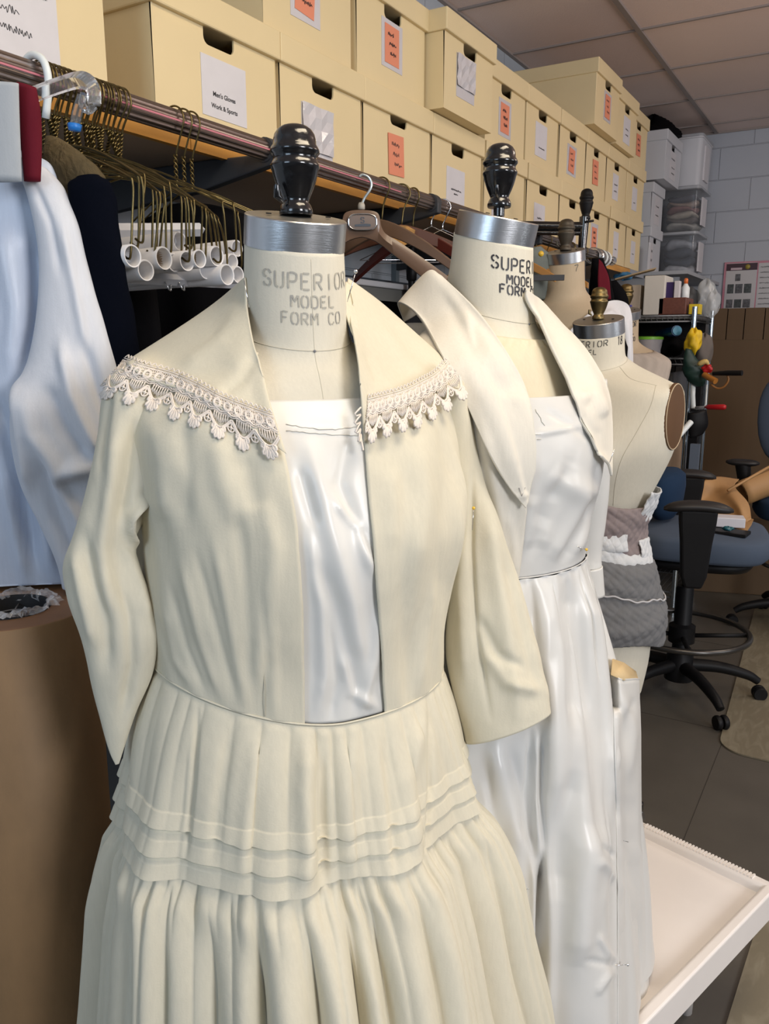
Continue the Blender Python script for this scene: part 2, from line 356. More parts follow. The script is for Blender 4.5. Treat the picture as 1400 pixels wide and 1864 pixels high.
# ================================================================ storage boxes
BH = .262; LZ = .203
def storage_box(xf, y0, y1, z0, label, kind, rows=(), dep=.39, h=BH, handle=True, hh=.030, seed=1, lab=None, group='cream storage boxes stacked on the long shelf', matb=None):
    matb = matb or M_board
    t = thing('storage_box', label, 'box', (xf-dep/2, (y0+y1)/2, z0), group)
    lz = h-(BH-LZ); zt = z0+lz; yc = (y0+y1)/2; hw = .045*min(1, (y1-y0)/.34)
    top = z0+h-.008; zb = zt-hh; r_ = .014
    m = MB()
    X = xf
    notch = [(yc-hw, zt+.01)]+[(yc-hw+r_-r_*math.cos(a), zb+r_-r_*math.sin(a)) for a in np.linspace(0, PI/2, 5)]+[(yc+hw-r_+r_*math.sin(a), zb+r_-r_*math.cos(a)) for a in np.linspace(0, PI/2, 5)]+[(yc+hw, zt+.01)]
    if handle:
        fr = [(y0, z0), (y1, z0), (y1, zt+.01)]+notch[::-1]+[(y0, zt+.01)]
        m.add([(X, y, z) for y, z in fr], [tuple(range(len(fr)))])
        m.add([(X, y0, zt+.01), (X, y1, zt+.01), (X, y1, top), (X, y0, top)], [(0, 1, 2, 3)])
    else:
        m.add([(X, y0, z0), (X, y1, z0), (X, y1, top), (X, y0, top)], [(0, 1, 2, 3)])
    B = xf-dep
    m.add([(X, y0, z0), (X, y1, z0), (B, y1, z0), (B, y0, z0), (X, y0, top), (X, y1, top), (B, y1, top), (B, y0, top)],
          [(0, 3, 2, 1), (0, 4, 7, 3), (1, 2, 6, 5), (3, 7, 6, 2)])
    bd = m.build('body', matb, t, smooth=False, solid=.004, weld=True)
    if bd.data.polygons[0].normal.x < 0: bd.data.flip_normals()
    o = .0072; ox = .011
    m = MB()
    ly0, ly1, lx0, lx1, lt = y0-o, y1+o, B-o, X+ox, z0+h
    m.bx(lx0, lx1, ly0, ly1, zt, lt)
    lid = m.build('lid', matb, t, smooth=False, bevel=.0035)
    yy, R_, U_ = np.array([0, 1., 0]), np.array([0, 1., 0]), np.array([0, 0, 1.])
    if kind != 'none':
        lw, lh, ly, lzz = lab if lab else (.13, .112, yc+.0, zt-.165+.01)
        cx = X+.0012
        if kind in ('white', 'silver', 'both', 'bothtilt'):
            m = MB(); m.bx(X+.0003, cx, ly-lw/2, ly+lw/2, lzz, lzz+lh)
            card = m.build('label_sleeve' if kind != 'white' else 'label_card', M_paper if kind == 'white' else M_sleeve, t, smooth=False)
            m = MB()
            if kind == 'silver':
                # crumpled clear film standing off the card
                G = [[np.array([cx+.0006+.005*abs(math.sin(i*1.7+j*2.3+seed)), ly-lw/2+lw*j/5, lzz+lh*(.25+.75*i/4)]) for j in range(6)] for i in range(5)]
                m.grid(G); m.build('film', M_sleeve, card, smooth=False); m = MB()
            n = 2 if kind != 'both' else 0
            if rows and isinstance(rows[0], str):
                for k, s in enumerate(rows):
                    v, f = text_mb(s, .0125, (cx+.0004, ly-.002, lzz+lh*(.36-.0-.2*k)), R_, U_, bold=.0003); m.add(v, f)
                m.build('lettering', M_ink, card, smooth=False)
            elif kind == 'white' and not rows == ():
                for k, (a, b, c, hgt) in enumerate(rows):
                    scrawl(m, (cx+.0004, ly-lw/2+a*lw, lzz+c*lh), R_, U_, (b-a)*lw, hgt, seed+k, .0011)
                m.build('lettering', M_ink, card, smooth=False)
        if kind in ('orange', 'both', 'bothtilt'):
            ow, oh = (.075, .095) if kind != 'orange' else (.085, .105)
            tl = .0 if kind == 'both' else (.10 if kind == 'orange' else -.18)
            ol = ly-.002; oz = lzz+lh*.5
            def Q(a, b, e=0): return (X+.0022+e+(.004*max(0, -b*8) if kind == 'orange' else 0)*0, ol+a*math.cos(tl)-b*math.sin(tl)*.5, oz+a*math.sin(tl)*.4+b)
            m = MB(); m.add([Q(-ow/2, -oh/2), Q(ow/2, -oh/2), Q(ow/2, oh/2), Q(-ow/2, oh/2)], [(0, 1, 2, 3)])
            c2 = m.build('orange_card', M_orange, t, smooth=False, solid=.0006)
            m = MB()
            for k in range(3):
                scrawl(m, Q(-ow*.3+k*.006, oh*(.2-.24*k), .0008), R_, U_, ow*(.4+.1*((seed+k) % 2)), .013, seed*3+k, .0016)
            m.build('lettering', M_ink, c2, smooth=False)
    return t
Z1 = H+.41; Z2 = Z1+.264; Z3 = Z2+.264
storage_box(-1.2, .66, 1.072, Z1, 'leftmost cream box on the shelf, cut off by the photo edge, large white sheet', 'white', ((.12, .55, .80, .006), (.55, .93, .74, .006), (.15, .72, .55, .016), (.10, .8, .42, .012), (.15, .95, .2, .005), (.1, .9, .10, .004)), lab=(.26, .20, .845, Z1-.02), handle=False, seed=3)
A = storage_box(-1.2, 1.183, 1.545, Z1, "cream box in the bottom row whose white label reads Men's Gloves", 'white', ("Men's Gloves", 'Work & Sports'), lab=(.134, .112, 1.375, Z1+.042), seed=5)
storage_box(-1.2, 1.560, 1.893, Z1, 'cream bottom-row box behind the nearest form knob, crinkled film over its label', 'silver', ('LADIES', 'WOOL SHAWLS', 'BOX 3')[:0], lab=(.125, .135, 1.70, Z1+.008), seed=8)
storage_box(-1.2, 1.906, 2.272, Z1, 'cream box in the bottom row with a loose orange card and no sleeve', 'orange', lab=(.1, .1, 2.075, Z1+.055), seed=11, hh=.022)
storage_box(-1.2, 2.287, 2.64, Z1, 'cream box in the bottom row beneath the box that juts out, white label', 'white', ((.25, .8, .42, .008), (.4, .62, .32, .006)), lab=(.13, .115, 2.45, Z1+.02), seed=13)
storage_box(-1.2, 2.67, 3.03, Z1, 'cream bottom-row box directly behind the second form knob, orange card', 'both', lab=(.11, .12, 2.79, Z1+.02), seed=17)
storage_box(-1.2, 3.06, 3.415, Z1, 'cream box in the bottom row, first one right of the second form knob', 'white', ((.3, .7, .5, .01),), lab=(.12, .115, 3.20, Z1+.02), seed=19)
storage_box(-1.2, 3.43, 3.77, Z1, 'cream box in the bottom row left of the black stand finial, plain white label', 'white', ((.3, .7, .4, .006),), lab=(.12, .115, 3.60, Z1+.0), seed=20)
storage_box(-1.2, 3.79, 4.13, Z1, 'cream bottom-row box right of the black stand finial, orange card', 'both', lab=(.11, .13, 3.93, Z1+.02), seed=21)
storage_box(-1.2, 4.17, 4.475, Z1, 'second last cream box of the bottom row, narrow white label', 'white', ((.3, .7, .3, .006),), lab=(.09, .125, 4.30, Z1+.03), seed=22)
storage_box(-1.2, 4.49, 4.79, Z1, 'last cream box of the bottom row at the far shelf end', 'white', ((.3, .7, .4, .006),), lab=(.09, .115, 4.64, Z1+.03), seed=23)
# second row
storage_box(-1.21, 1.52, 1.865, Z2, 'cream second-row box cut by the top photo edge, crooked orange card in a sleeve', 'bothtilt', lab=(.115, .125, 1.675, Z2+.055), seed=31)
storage_box(-1.205, 1.885, 2.245, Z2, 'cream box in the second row with an orange card centred in a clear sleeve', 'both', lab=(.11, .118, 2.06, Z2+.055), seed=32)
storage_box(-1.148, 2.258, 2.60, Z2, 'cream box in the second row that juts forward, torn silver film over its label', 'silver', lab=(.125, .118, 2.40, Z2+.05), seed=33)
storage_box(-1.2, 2.665, 3.015, Z2, 'cream second-row box just behind the jutting box, orange card in a sleeve', 'both', lab=(.11, .12, 2.83, Z2+.04), seed=34)
storage_box(-1.2, 3.03, 3.375, Z2, 'cream second-row box with a nearly blank white label, second right of the jutting box', 'white', ((.3, .8, .25, .006),), lab=(.125, .12, 3.19, Z2+.04), seed=35)
storage_box(-1.2, 3.40, 3.74, Z2, 'cream box in the second row under the jutting top box, crooked orange card', 'bothtilt', lab=(.12, .12, 3.56, Z2+.035), seed=36)
storage_box(-1.2, 3.755, 4.06, Z2, 'cream box in the second row with a small orange card and no sleeve', 'orange', lab=(.08, .1, 3.90, Z2+.055), seed=37)
storage_box(-1.2, 4.075, 4.43, Z2, 'second last cream box of the second row, white label with two dark lines', 'white', ((.25, .8, .55, .01), (.25, .8, .3, .01)), lab=(.10, .12, 4.24, Z2+.035), seed=38)
storage_box(-1.2, 4.445, 4.79, Z2, 'last cream box of the second row, pale label, at the far shelf end', 'white', ((.3, .7, .3, .008),), lab=(.10, .115, 4.61, Z2+.035), seed=39)
# third row
storage_box(-1.150, 3.69, 4.05, Z3, 'cream box on the top row jutting out nearest of three, its long side in view', 'both', lab=(.11, .12, 3.87, Z3+.045), seed=41, dep=.42)
storage_box(-1.165, 4.085, 4.43, Z3, 'middle cream box of the three on the top row, white label', 'white', ((.3, .7, .5, .01), (.3, .7, .3, .008)), lab=(.12, .12, 4.26, Z3+.03), seed=42, h=.255, dep=.4)
storage_box(-1.2, 4.455, 4.80, Z3, 'farthest cream box on the top row, orange card', 'orange', lab=(.1, .1, 4.63, Z3+.05), seed=43)
# ================================================================ dress forms and the garments on them
M_canvas = cloth('form_canvas', (.70, .66, .55), wr=.08, sheen=.15, var=.04)
M_canvas2 = cloth('form_canvas_tan', (.56, .45, .31), wr=.08, sheen=.15, var=.06)
M_muslin = cloth('cream_muslin', (.70, .655, .52), wr=.45, var=.05)
M_muslin2 = cloth('white_muslin', (.76, .72, .63), wr=.30, var=.04)
M_satin = cloth('ivory_satin', (.74, .73, .69), rough=.36, weave=.05, wr=.5, wscale=5, sheen=.1, var=.02, spec=.55, wdist=.008, slub=False)
M_satin2 = cloth('white_satin', (.66, .655, .63), rough=.35, weave=.05, wr=.42, wscale=5, sheen=.1, var=.02, spec=.5, wdist=.008, slub=False)
M_lace = mat('lace_thread', (.80, .72, .64), .75, sheen=.3)
M_seam = mat('seam_thread', (.36, .34, .28), .8)
M_line = mat('pencil_line', (.50, .47, .38), .8)

class Frame:
    def __init__(s, D, u0, phi, dz=0, sA=1.0, lift=0, plate=False):
        s.lift, s.plate = lift, plate; s.D, s.u0, s.c, s.s, s.dz, s.sA = D, u0, math.cos(math.radians(phi)), math.sin(math.radians(phi)), dz, sA
    def __call__(s, a, b, z): return F(s.u0+a*s.c+b*s.s, b*s.c-a*s.s, z, s.D)
    def base(s): return F(s.u0, 0, 0, s.D)
    def up(s, k):  # axis tilted forward by slope k
        v = s(0, k, 1)-s(0, 0, 0); return v/np.linalg.norm(v)
BODY = [  # z, half width, front depth, back depth, forward slope of the slice
 (.54, .150, .112, .112, 0), (.62, .163, .122, .122, 0), (.66, .167, .125, .125, 0), (.75, .168, .125, .125, 0), (.85, .150, .112, .108, 0), (.95, .122, .100, .085, 0), (1.00, .125, .102, .084, 0),
 (1.05, .138, .114, .086, 0), (1.14, .158, .138, .090, 0), (1.20, .168, .130, .095, 0), (1.25, .176, .112, .096, 0), (1.285, .178, .100, .094, .02),
 (1.305, .165, .093, .088, .05), (1.325, .135, .086, .086, .10), (1.343, .102, .079, .086, .18), (1.358, .079, .071, .084, .25), (1.372, .066, .066, .080, .28),
 (1.39, .062, .063, .074, .28), (1.43, .060, .060, .064, .26), (1.476, .0582, .0582, .0582, .25)]
def body_pt(fr, th, z, off=0):
    A, Bf, Bb, k = interp(BODY, z); c, s_ = math.cos(th), math.sin(th)
    wz = sstep(1.30, 1.37, z); A = A*((1+(fr.sA-1)*sstep(.98, 1.17, z) if fr.plate else fr.sA)*(1-wz)+wz)
    q = 1-.24*sstep(1.10, 1.20, z)*(1-sstep(1.31, 1.35, z)); c = math.copysign(abs(c)**q, c); s_ = math.copysign(abs(s_)**q, s_)
    if fr.plate: A += .005*math.exp(-((z-1.30)/.022)**2)
    a = (A+off)*c; b = ((Bf if s_ > 0 else Bb)+off)*s_
    if fr.plate and off < .005:
        e_ = math.sqrt(((z-1.243)/.074)**2+(b/.0575)**2)
        if e_ < 1.8: a = math.copysign(min(abs(a), .1605*fr.sA+.055*max(0, e_-.98)**1.1), a)
    # bust
    g = math.exp(-((z-1.145)/.055)**2); b += g*.022*(math.exp(-((abs(a)-.075)/.045)**2))*(1 if s_ > 0 else 0)
    return fr(a, b, z-k*b+fr.dz+fr.lift*(1-sstep(1.33, 1.45, z)))
KNOB = [(.0, .0), (.0187, .0), (.0196, .003), (.0192, .007), (.0175, .012), (.0148, .0165), (.0163, .021), (.0200, .030), (.0228, .038), (.0248, .045), (.0266, .053), (.0281, .057), (.0283, .0600), (.0262, .0635), (.0246, .0680), (.0262, .0715), (.0284, .0745), (.0284, .0775), (.0266, .0815), (.0247, .0845), (.0245, .0900), (.0232, .0960), (.0200, .1015), (.0150, .1055), (.0080, .1080), (.0001, .1088)]
KNOB2 = [(.0, .0), (.015, .0), (.0165, .003), (.0155, .007), (.0105, .010), (.0095, .024), (.0115, .028), (.0155, .036), (.0195, .046), (.0225, .056), (.0265, .058), (.0265, .063), (.0225, .066), (.0235, .070), (.0265, .0725), (.026, .077), (.0225, .079), (.0215, .085), (.017, .093), (.010, .099), (.004, .102), (.0001, .1035)]
def cap_and_knob(fr, root, mk, kscale=1.0, stem=0, r=.0592, hgt=.034, knob=KNOB, hs=.91):
    up = fr.up(.25); c0 = fr(0, 0, 1.474+fr.dz)
    m = MB(); m.lathe([(r, 0), (r, hgt-.0012), (r-.0012, hgt)], c0, 64, up, cap0=False, cap1=False)
    cap = m.build('neck_cap', M_steel, root, angle=40)
    m = MB(); m.lathe([(r-.0012, hgt), (r-.004, hgt+.0004), (.0001, hgt+.0006)], c0, 64, up, cap0=False, cap1=False); m.build('cap_top', M_steeltop, cap, angle=50)
    for dx in (-.034, .038):
        p = c0+up*(hgt+.0008)+(fr(dx, .004, 0)-fr(0, 0, 0))
        MB().lathe([(.0001, .0), (.0032, .0), (.0032, .001), (.0001, .0012)], p, 12, up).build('screw', M_blackm, cap, angle=40)
    m = MB(); kz = c0+up*(hgt+.001)
    if stem: m.lathe([(.008, 0), (.008, stem)], kz, 20, np.array([0, 0, 1.]))
    m.lathe([(a*kscale, b*kscale*hs) for a, b in knob], kz+np.array([0, 0, stem]), 40, np.array([0, 0, 1.]) if knob is KNOB else up*.3+np.array([0, 0, .7]))
    kn = m.build('knob', mk, root, angle=60)
    # thumb latch on the knob's side
    p = kz+np.array([0, 0, stem+.030*kscale])+(fr(-.026*kscale, .012*kscale, 0)-fr(0, 0, 0))
    m = MB(); m.tube([p, p+np.array([0, 0, -.012*kscale]), p+(fr(.008*kscale, -.002, -.018*kscale)-fr(0, 0, 0))], [.0035*kscale, .0045*kscale, .002*kscale], 8)
    m.build('latch', mk, kn, angle=60)
def form_body(fr, root, matb, z0=.54, z1=1.476, n=96, lower=None):
    m = MB(); zs = list(np.linspace(z0, 1.15, 34))+list(np.linspace(1.16, z1, 70)); R = []
    if z0 == .54:
        R.append([body_pt(fr, 2*PI*j/n, .54, -.10) for j in range(n)]); R.append([body_pt(fr, 2*PI*j/n, .541, -.03) for j in range(n)]); R.append([body_pt(fr, 2*PI*j/n, .546, -.006) for j in range(n)])
        zs[0] = .558
    for z in zs: R.append([body_pt(fr, 2*PI*j/n, z) for j in range(n)])
    m.rings(R); return m.build('body', matb, root)
def ribbon_on(fn, pts, wd=.0007, n=40):
    """thin seam line laid on a surface; fn(th, z) -> point"""
    m = MB(); q = catmull([np.array(p) for p in pts], n); m.tube([fn(a, b) for a, b in q], wd, 5); return m
def form_stand(fr, root, zt=.545, r=.26, rot=0, poler=.0125, casters=True, wires=False):
    c = fr.base()
    m = MB(); m.tube([c+np.array([0, 0, .16]), c+np.array([0, 0, zt])], poler, 16); m.build('pole', M_blackm, root, angle=50)
    for k in range(4):
        a = rot+k*PI/2; d = np.array([math.cos(a), math.sin(a), 0])
        m = MB(); pts = [c+np.array([0, 0, .20]), c+d*r*.3+np.array([0, 0, .17]), c+d*r*.65+np.array([0, 0, .115]), c+d*r+np.array([0, 0, .075])]
        m.tube(catmull(pts, 14), np.linspace(.014, .009, 14), 10); m.lathe([(.012, -.02), (.016, -.012), (.016, .008), (.008, .012)], c+d*r+np.array([0, 0, .066]), 14)
        lg = m.build('leg', M_black, root, angle=60)
        m = MB(); s_ = np.array([-d[1], d[0], 0]); w0 = c+d*(r+.006)+np.array([0, 0, .023])
        m.lathe([(.0001, -.009), (.019, -.009), (.022, -.005), (.022, .005), (.019, .009), (.0001, .009)], w0, 24, s_); m.build('caster', M_chrome, lg, angle=40)
    if wires:
        m = MB()
        for k in range(8):
            a = k*PI/4+.2; d = np.array([math.cos(a), math.sin(a), 0])
            m.tube([c+d*.115+np.array([0, 0, zt]), c+d*.085+np.array([0, 0, zt-.2]), c+d*.03+np.array([0, 0, .19])], .0022, 6)
        m.tube([c+np.array([math.cos(q)*.088, math.sin(q)*.088, zt-.2]) for q in np.linspace(0, 2*PI, 25)[:-1]], .0022, 6, closed=True)
        m.build('skirt_cage', M_blackm, root)
def neck_text(fr, root, rows, name='lettering', matt=None, kz=0):
    """rows: (text, centre angle in degrees from the front, z at front, half arc, height, stroke)"""
    m = MB()
    for s, cen, zf, half, hh, th in rows:
        n = len(s); R = .0605; tot = 2*math.radians(half)*R; pitch = tot/n; cw = pitch*.80
        def fn(x, y, cen=cen, zf=zf):
            th_ = PI/2+math.radians(cen)*-1-x/R if False else PI/2-math.radians(cen)-x/R
            return body_pt(fr, th_, zf+y+.017, .0007)
        stencil(m, s, -tot/2, 0, cw, hh, pitch-cw, th, fn)
    return m.build(name, matt or M_ink, root, smooth=False)

# ---------------------------------------------------------------- crease tool
def seg_dist(px, py, poly):
    best = np.full(px.shape, 1e9); par = np.zeros(px.shape)
    L = 0; lens = [math.hypot(b[0]-a[0], b[1]-a[1]) for a, b in zip(poly[:-1], poly[1:])]; T = sum(lens)
    for (a, b), l in zip(zip(poly[:-1], poly[1:]), lens):
        dx, dy = b[0]-a[0], b[1]-a[1]; t = np.clip(((px-a[0])*dx+(py-a[1])*dy)/(l*l+1e-9), 0, 1)
        d = np.hypot(px-a[0]-t*dx, py-a[1]-t*dy); k = d < best
        best = np.where(k, d, best); par = np.where(k, (L+t*l)/T, par); L += l
    return best, par
def creases(G, lst, facing=True, nsm=0):
    """raise or sink a cloth grid along fold lines; each (polyline, width, height)"""
    A, N = normals(G)
    if nsm:
        B_ = A.copy()
        for _ in range(nsm): e = np.pad(B_, ((1, 1), (0, 0), (0, 0)), 'edge'); B_ = (e[:-2]+e[2:]+B_)/3
        N = normals(B_)[1]
    q = A-CAM; d = q@fw; px = 700+FPX*(q@rt)/d; py = 932-FPX*(q@upv)/d
    V = -q/np.linalg.norm(q, axis=2, keepdims=True); f = np.sum(N*V, axis=2)
    dist = np.linalg.norm(q, axis=2); med = np.sign(np.median(f[dist < np.percentile(dist, 12)]))
    N = N*(1 if med > 0 else -1); f = f*(1 if med > 0 else -1); wgt = np.clip(f*4, 0, 1) if facing else 1
    D_ = np.zeros(px.shape)
    for poly, wd, am in lst:
        ds, par = seg_dist(px, py, poly); D_ += am*np.exp(-(ds/wd)**2)*np.clip(np.minimum(par, 1-par)*5+.15, 0, 1)
    A = A+N*(D_*wgt)[..., None]
    return [[A[i, j] for j in range(A.shape[1])] for i in range(A.shape[0])]
def gath(x, p=.8): return 2*np.abs(np.sin(x/2))**p-1
def loft_px(D, st, nu, nv, disp=None, sharp=None):
    """closed tube through stations (pxL, pyL, pxR, pyR, t, depth ratio)"""
    C, Hh, K = [], [], []
    for a in st:
        l = P(a[0], a[1], D-a[4]); r = P(a[2], a[3], D-a[4]); C.append((l+r)/2); Hh.append((r-l)/2)
    cs = catmull(C, nu); hs = catmull(Hh, nu); rs = catmull([np.array([a[5]]) for a in st], nu); R = []
    for i in range(nu):
        ax = cs[min(i+1, nu-1)]-cs[max(i-1, 0)]; ax /= np.linalg.norm(ax); h = hs[i]; h = h-ax*(h@ax)*.6
        k = np.cross(ax, h); k = k/np.linalg.norm(k)*np.linalg.norm(hs[i])*rs[i][0]
        if k@(cs[i]-CAM) > 0: k = -k
        ring = []
        for j in range(nv):
            al = 2*PI*j/nv; e = 1+(disp(i/(nu-1), al) if disp else 0)
            ring.append(cs[i]+(hs[i]*math.cos(al)+k*math.sin(al))*e)
        R.append(ring)
    return R
def patch(ctrl, D, nu, nv):
    return surf([[P(a, b, D-t) for a, b, t in row] for row in ctrl], nu, nv)
def edge_theta(fn, z, curve, lo, hi, n=240):
    ys = [c[1] for c in curve]; xs = [c[0] for c in curve]; best = (1e9, lo)
    for i in range(n+1):
        th = lo+(hi-lo)*i/n; x, y = proj(fn(th, z)); e = abs(x-np.interp(y, ys, xs))
        if e < best[0]: best = (e, th)
    return best[1]

from mathutils.bvhtree import BVHTree
def bvh_of(objs):
    v, f = [], []
    for o in objs:
        n0 = len(v); M = o.matrix_basis if o.parent is None else Matrix.Identity(4)
        v += [q.co.copy() for q in o.data.vertices]; f += [tuple(i+n0 for i in p.vertices) for p in o.data.polygons]
    return BVHTree.FromPolygons(v, f)
def rest_on(G, bvh, clear=.006, smooth=25):
    """let a cloth grid lie on what is under it instead of passing through it"""
    A = np.array(G); q = A-CAM; d = np.linalg.norm(q, axis=2); u = q/d[..., None]; lim = np.full(d.shape, 1e3)
    for i in range(d.shape[0]):
        for j in range(d.shape[1]):
            h = bvh.ray_cast(Vector(CAM), Vector(u[i, j]))
            if h[0] is not None and h[3] > d[i, j]-.12: lim[i, j] = h[3]-clear
    d = np.minimum(d, lim)
    for _ in range(smooth):
        e = np.pad(d, 1, 'edge'); e = (e[:-2, 1:-1]+e[2:, 1:-1]+e[1:-1, :-2]+e[1:-1, 2:])/4
        d = np.minimum(.5*d+.5*e, lim)
    A = CAM+u*d[..., None]
    return [[A[i, j] for j in range(A.shape[1])] for i in range(A.shape[0])]

# ---------------------------------------------------------------- lace
def lace(S, cells, root, label=None, rad=.0009):
    m = MB()
    def T(pts, r=rad, n=None, closed=False):
        q = pts if n is None else catmull([np.array(p) for p in pts], n)
        m.tube([S((c+p[0])/cells, p[1]) for p in q], r, 5, closed=closed)
    for c in range(cells):
        T([(k/24, .03+.035*math.cos(2*PI*k/24*4)) for k in range(25)], rad*.8)
        for w_ in (.09, .13): T([(k/8, w_) for k in range(9)], rad*.8)
        for cx in (.25, .75):
            for rr in (1, .72): T([(cx+.17*rr*math.cos(a), .27+.09*rr*math.sin(a)) for a in np.linspace(0, 2*PI, 17)[:-1]], rad*(1.15 if rr == 1 else .8), closed=True)
        T([(k/16, .40+.02*math.cos(2*PI*k/16*2)) for k in range(17)], rad)
        T([(k/16, .44+.02*math.cos(2*PI*k/16*2)) for k in range(17)], rad*.7)
        for q_ in range(5): T([(k/16, .15+.055*q_+.012*math.sin(2*PI*k/16*6+q_*PI)) for k in range(17)], rad*.55)
        for k in range(12):   # net ground
            x = k/12; T([(x, .13), (x+.12, .42)], rad*.45); T([(x+.12, .13), (x, .42)], rad*.45)
        for k in range(7): x = .2+k*.1; T([(x, .44), (x+.05, .66-abs(x-.5)*.25)], rad*.55); T([(x+.05, .44), (x-.02, .66-abs(x-.5)*.25)], rad*.55)
        for dd in (0, .045):     # scalloped cord
            T([(k/20, .50+dd+.24*math.sin(PI*k/20)**1.3) for k in range(21)], rad*1.3)
        for rr in (.15, ):       # cross motif between fans
            T([(rr*math.cos(a), .66+.085*math.sin(a)) for a in np.linspace(0, 2*PI, 13)[:-1]], rad, closed=True)
        T([(-.15, .66), (.15, .66)], rad*.8); T([(0, .575), (0, .745)], rad*.8); T([(-.04, .66), (0, .64), (.04, .66), (0, .68)], rad*1.4)
        for k in range(6):       # fan of petals
            a = math.radians(-62+k*24.8); cx, cy = .5, .66; l0, l1, wd = .13, .34 if k not in (0, 5) else .28, .035
            def q(l, s): return (cx+(l*math.sin(a)+s*math.cos(a))*1.05, cy+(l*math.cos(a)-s*math.sin(a))*.98)
            T([q(l0, 0), q(l0+.06, wd), q(l1-.03, wd*1.2), q(l1, 0), q(l1-.03, -wd*1.2), q(l0+.06, -wd)], rad*1.75, closed=True); T([q(l0+.03, 0), q(l1-.02, 0)], rad*1.2)
    return m.build('lace_trim', M_lace, root)
def pin(p, d, L, head, label, grp=None, r=.0005):
    d = np.asarray(d, float); d /= np.linalg.norm(d); p = np.asarray(p)
    t = thing('pin', label, 'pin', p, grp)
    MB().tube([p-d*L/2, p+d*L/2], r, 6).build('shaft', M_chrome, t)
    if head is not None: MB().lathe([(.0001, -.0022), (.0016, -.0016), (.0023, 0), (.0016, .0016), (.0001, .0022)], p+d*L/2, 12, d).build('head', head, t)
    return t
M_yellow = mat('yellow_glass', (.80, .50, .05), .25)
# ================================================================ nearest form
f1 = Frame(1.0, -.106, 24)
r1 = thing('dress_form', 'nearest canvas dress form, glossy black knob on its steel neck cap, faded lettering', 'dress form', f1.base(), 'canvas dress forms')
form_body(f1, r1, M_canvas)
cap_and_knob(f1, r1, M_black, 1.0)
M_faded = mat('faded_ink', (.26, .255, .24), .8, var=.5, vscale=90, var2=(.45, .43, .36))
neck_text(f1, r1, [('SUPERIOR', 2, 1.4205, 57, .0170, .0020), ('MODEL', 4, 1.4015, 27, .0122, .0018), ('FORM CO', 3, 1.3835, 37, .0122, .0016)], matt=M_faded)
ribbon_on(lambda a, b: body_pt(f1, a, b, .0001), [(a, 1.373) for a in np.linspace(0, 2*PI, 30)], .00055, 120).build('neck_seam', M_line, r1)
ribbon_on(lambda a, b: body_pt(f1, a, b, .0), [(PI/2, 1.30), (PI/2, 1.47)], .00035).build('centre_seam', M_line, r1)
MB().lathe([(.0001, -.001), (.0016, -.001), (.0016, .0012), (.0001, .0015)], body_pt(f1, PI/2, 1.373, .0003), 10, f1(0, 1, 0)-f1(0, 0, 0)).build('tack', M_greyink, r1)
form_stand(f1, r1, rot=.3)

d1 = thing('period_dress', 'nearest cream muslin dress, lace edged wide collar and three tucked bands on the skirt', 'dress', f1(0, 0, .45))
G1 = [  # z, half width, front, back
 (.935, .187, .146, .125), (1.00, .188, .150, .125), (1.05, .192, .157, .125), (1.14, .199, .168, .128), (1.22, .200, .150, .122),
 (1.27, .196, .128, .112), (1.298, .182, .110, .102), (1.322, .148, .098, .09), (1.343, .112, .089, .08), (1.36, .088, .080, .073)]
def tilt1(a, A, z): return .048*sstep(.765, .94, z)*(1-sstep(.95, 1.12, z))*max(0, -a/A)**1.5
def bod1(th, z, off=0):
    A, Bf, Bb = interp(G1, z); c, s_ = math.cos(th), math.sin(th)
    a = (A+off)*c; b = ((Bf if s_ > 0 else Bb)+off)*s_
    k = .12*sstep(1.28, 1.35, z); a += .012*math.exp(-((z-1.15)/.07)**2)
    return f1(a, b, z-k*b+tilt1(a, A, z))
LE = [(466, 640), (492, 740), (522, 838), (541, 950), (552, 1100), (556, 1340)]
RE = [(652, 640), (657, 720), (666, 830), (677, 950), (690, 1150), (704, 1330)]
zs = list(np.linspace(.936, 1.36, 130)); TL = [edge_theta(lambda a, b: bod1(a, b, .003), z, LE, PI*.40, PI*.95) for z in zs]; TR = [edge_theta(lambda a, b: bod1(a, b, .003), z, RE, PI*.05, PI*.65) for z in zs]
TL = np.convolve(np.pad(TL, 3, 'edge'), np.ones(7)/7, 'valid'); TR = np.convolve(np.pad(TR, 3, 'edge'), np.ones(7)/7, 'valid')
G = []
for i, z in enumerate(zs):
    row = []
    for j in range(300):
        th = TL[i]+(TR[i]+2*PI-TL[i])*j/299
        row.append(bod1(th, z, .003+.0015*math.sin(th*9+z*14)*sstep(.94, 1.0, z)+.0007*math.sin(th*23-z*40)))
    G.append(row)
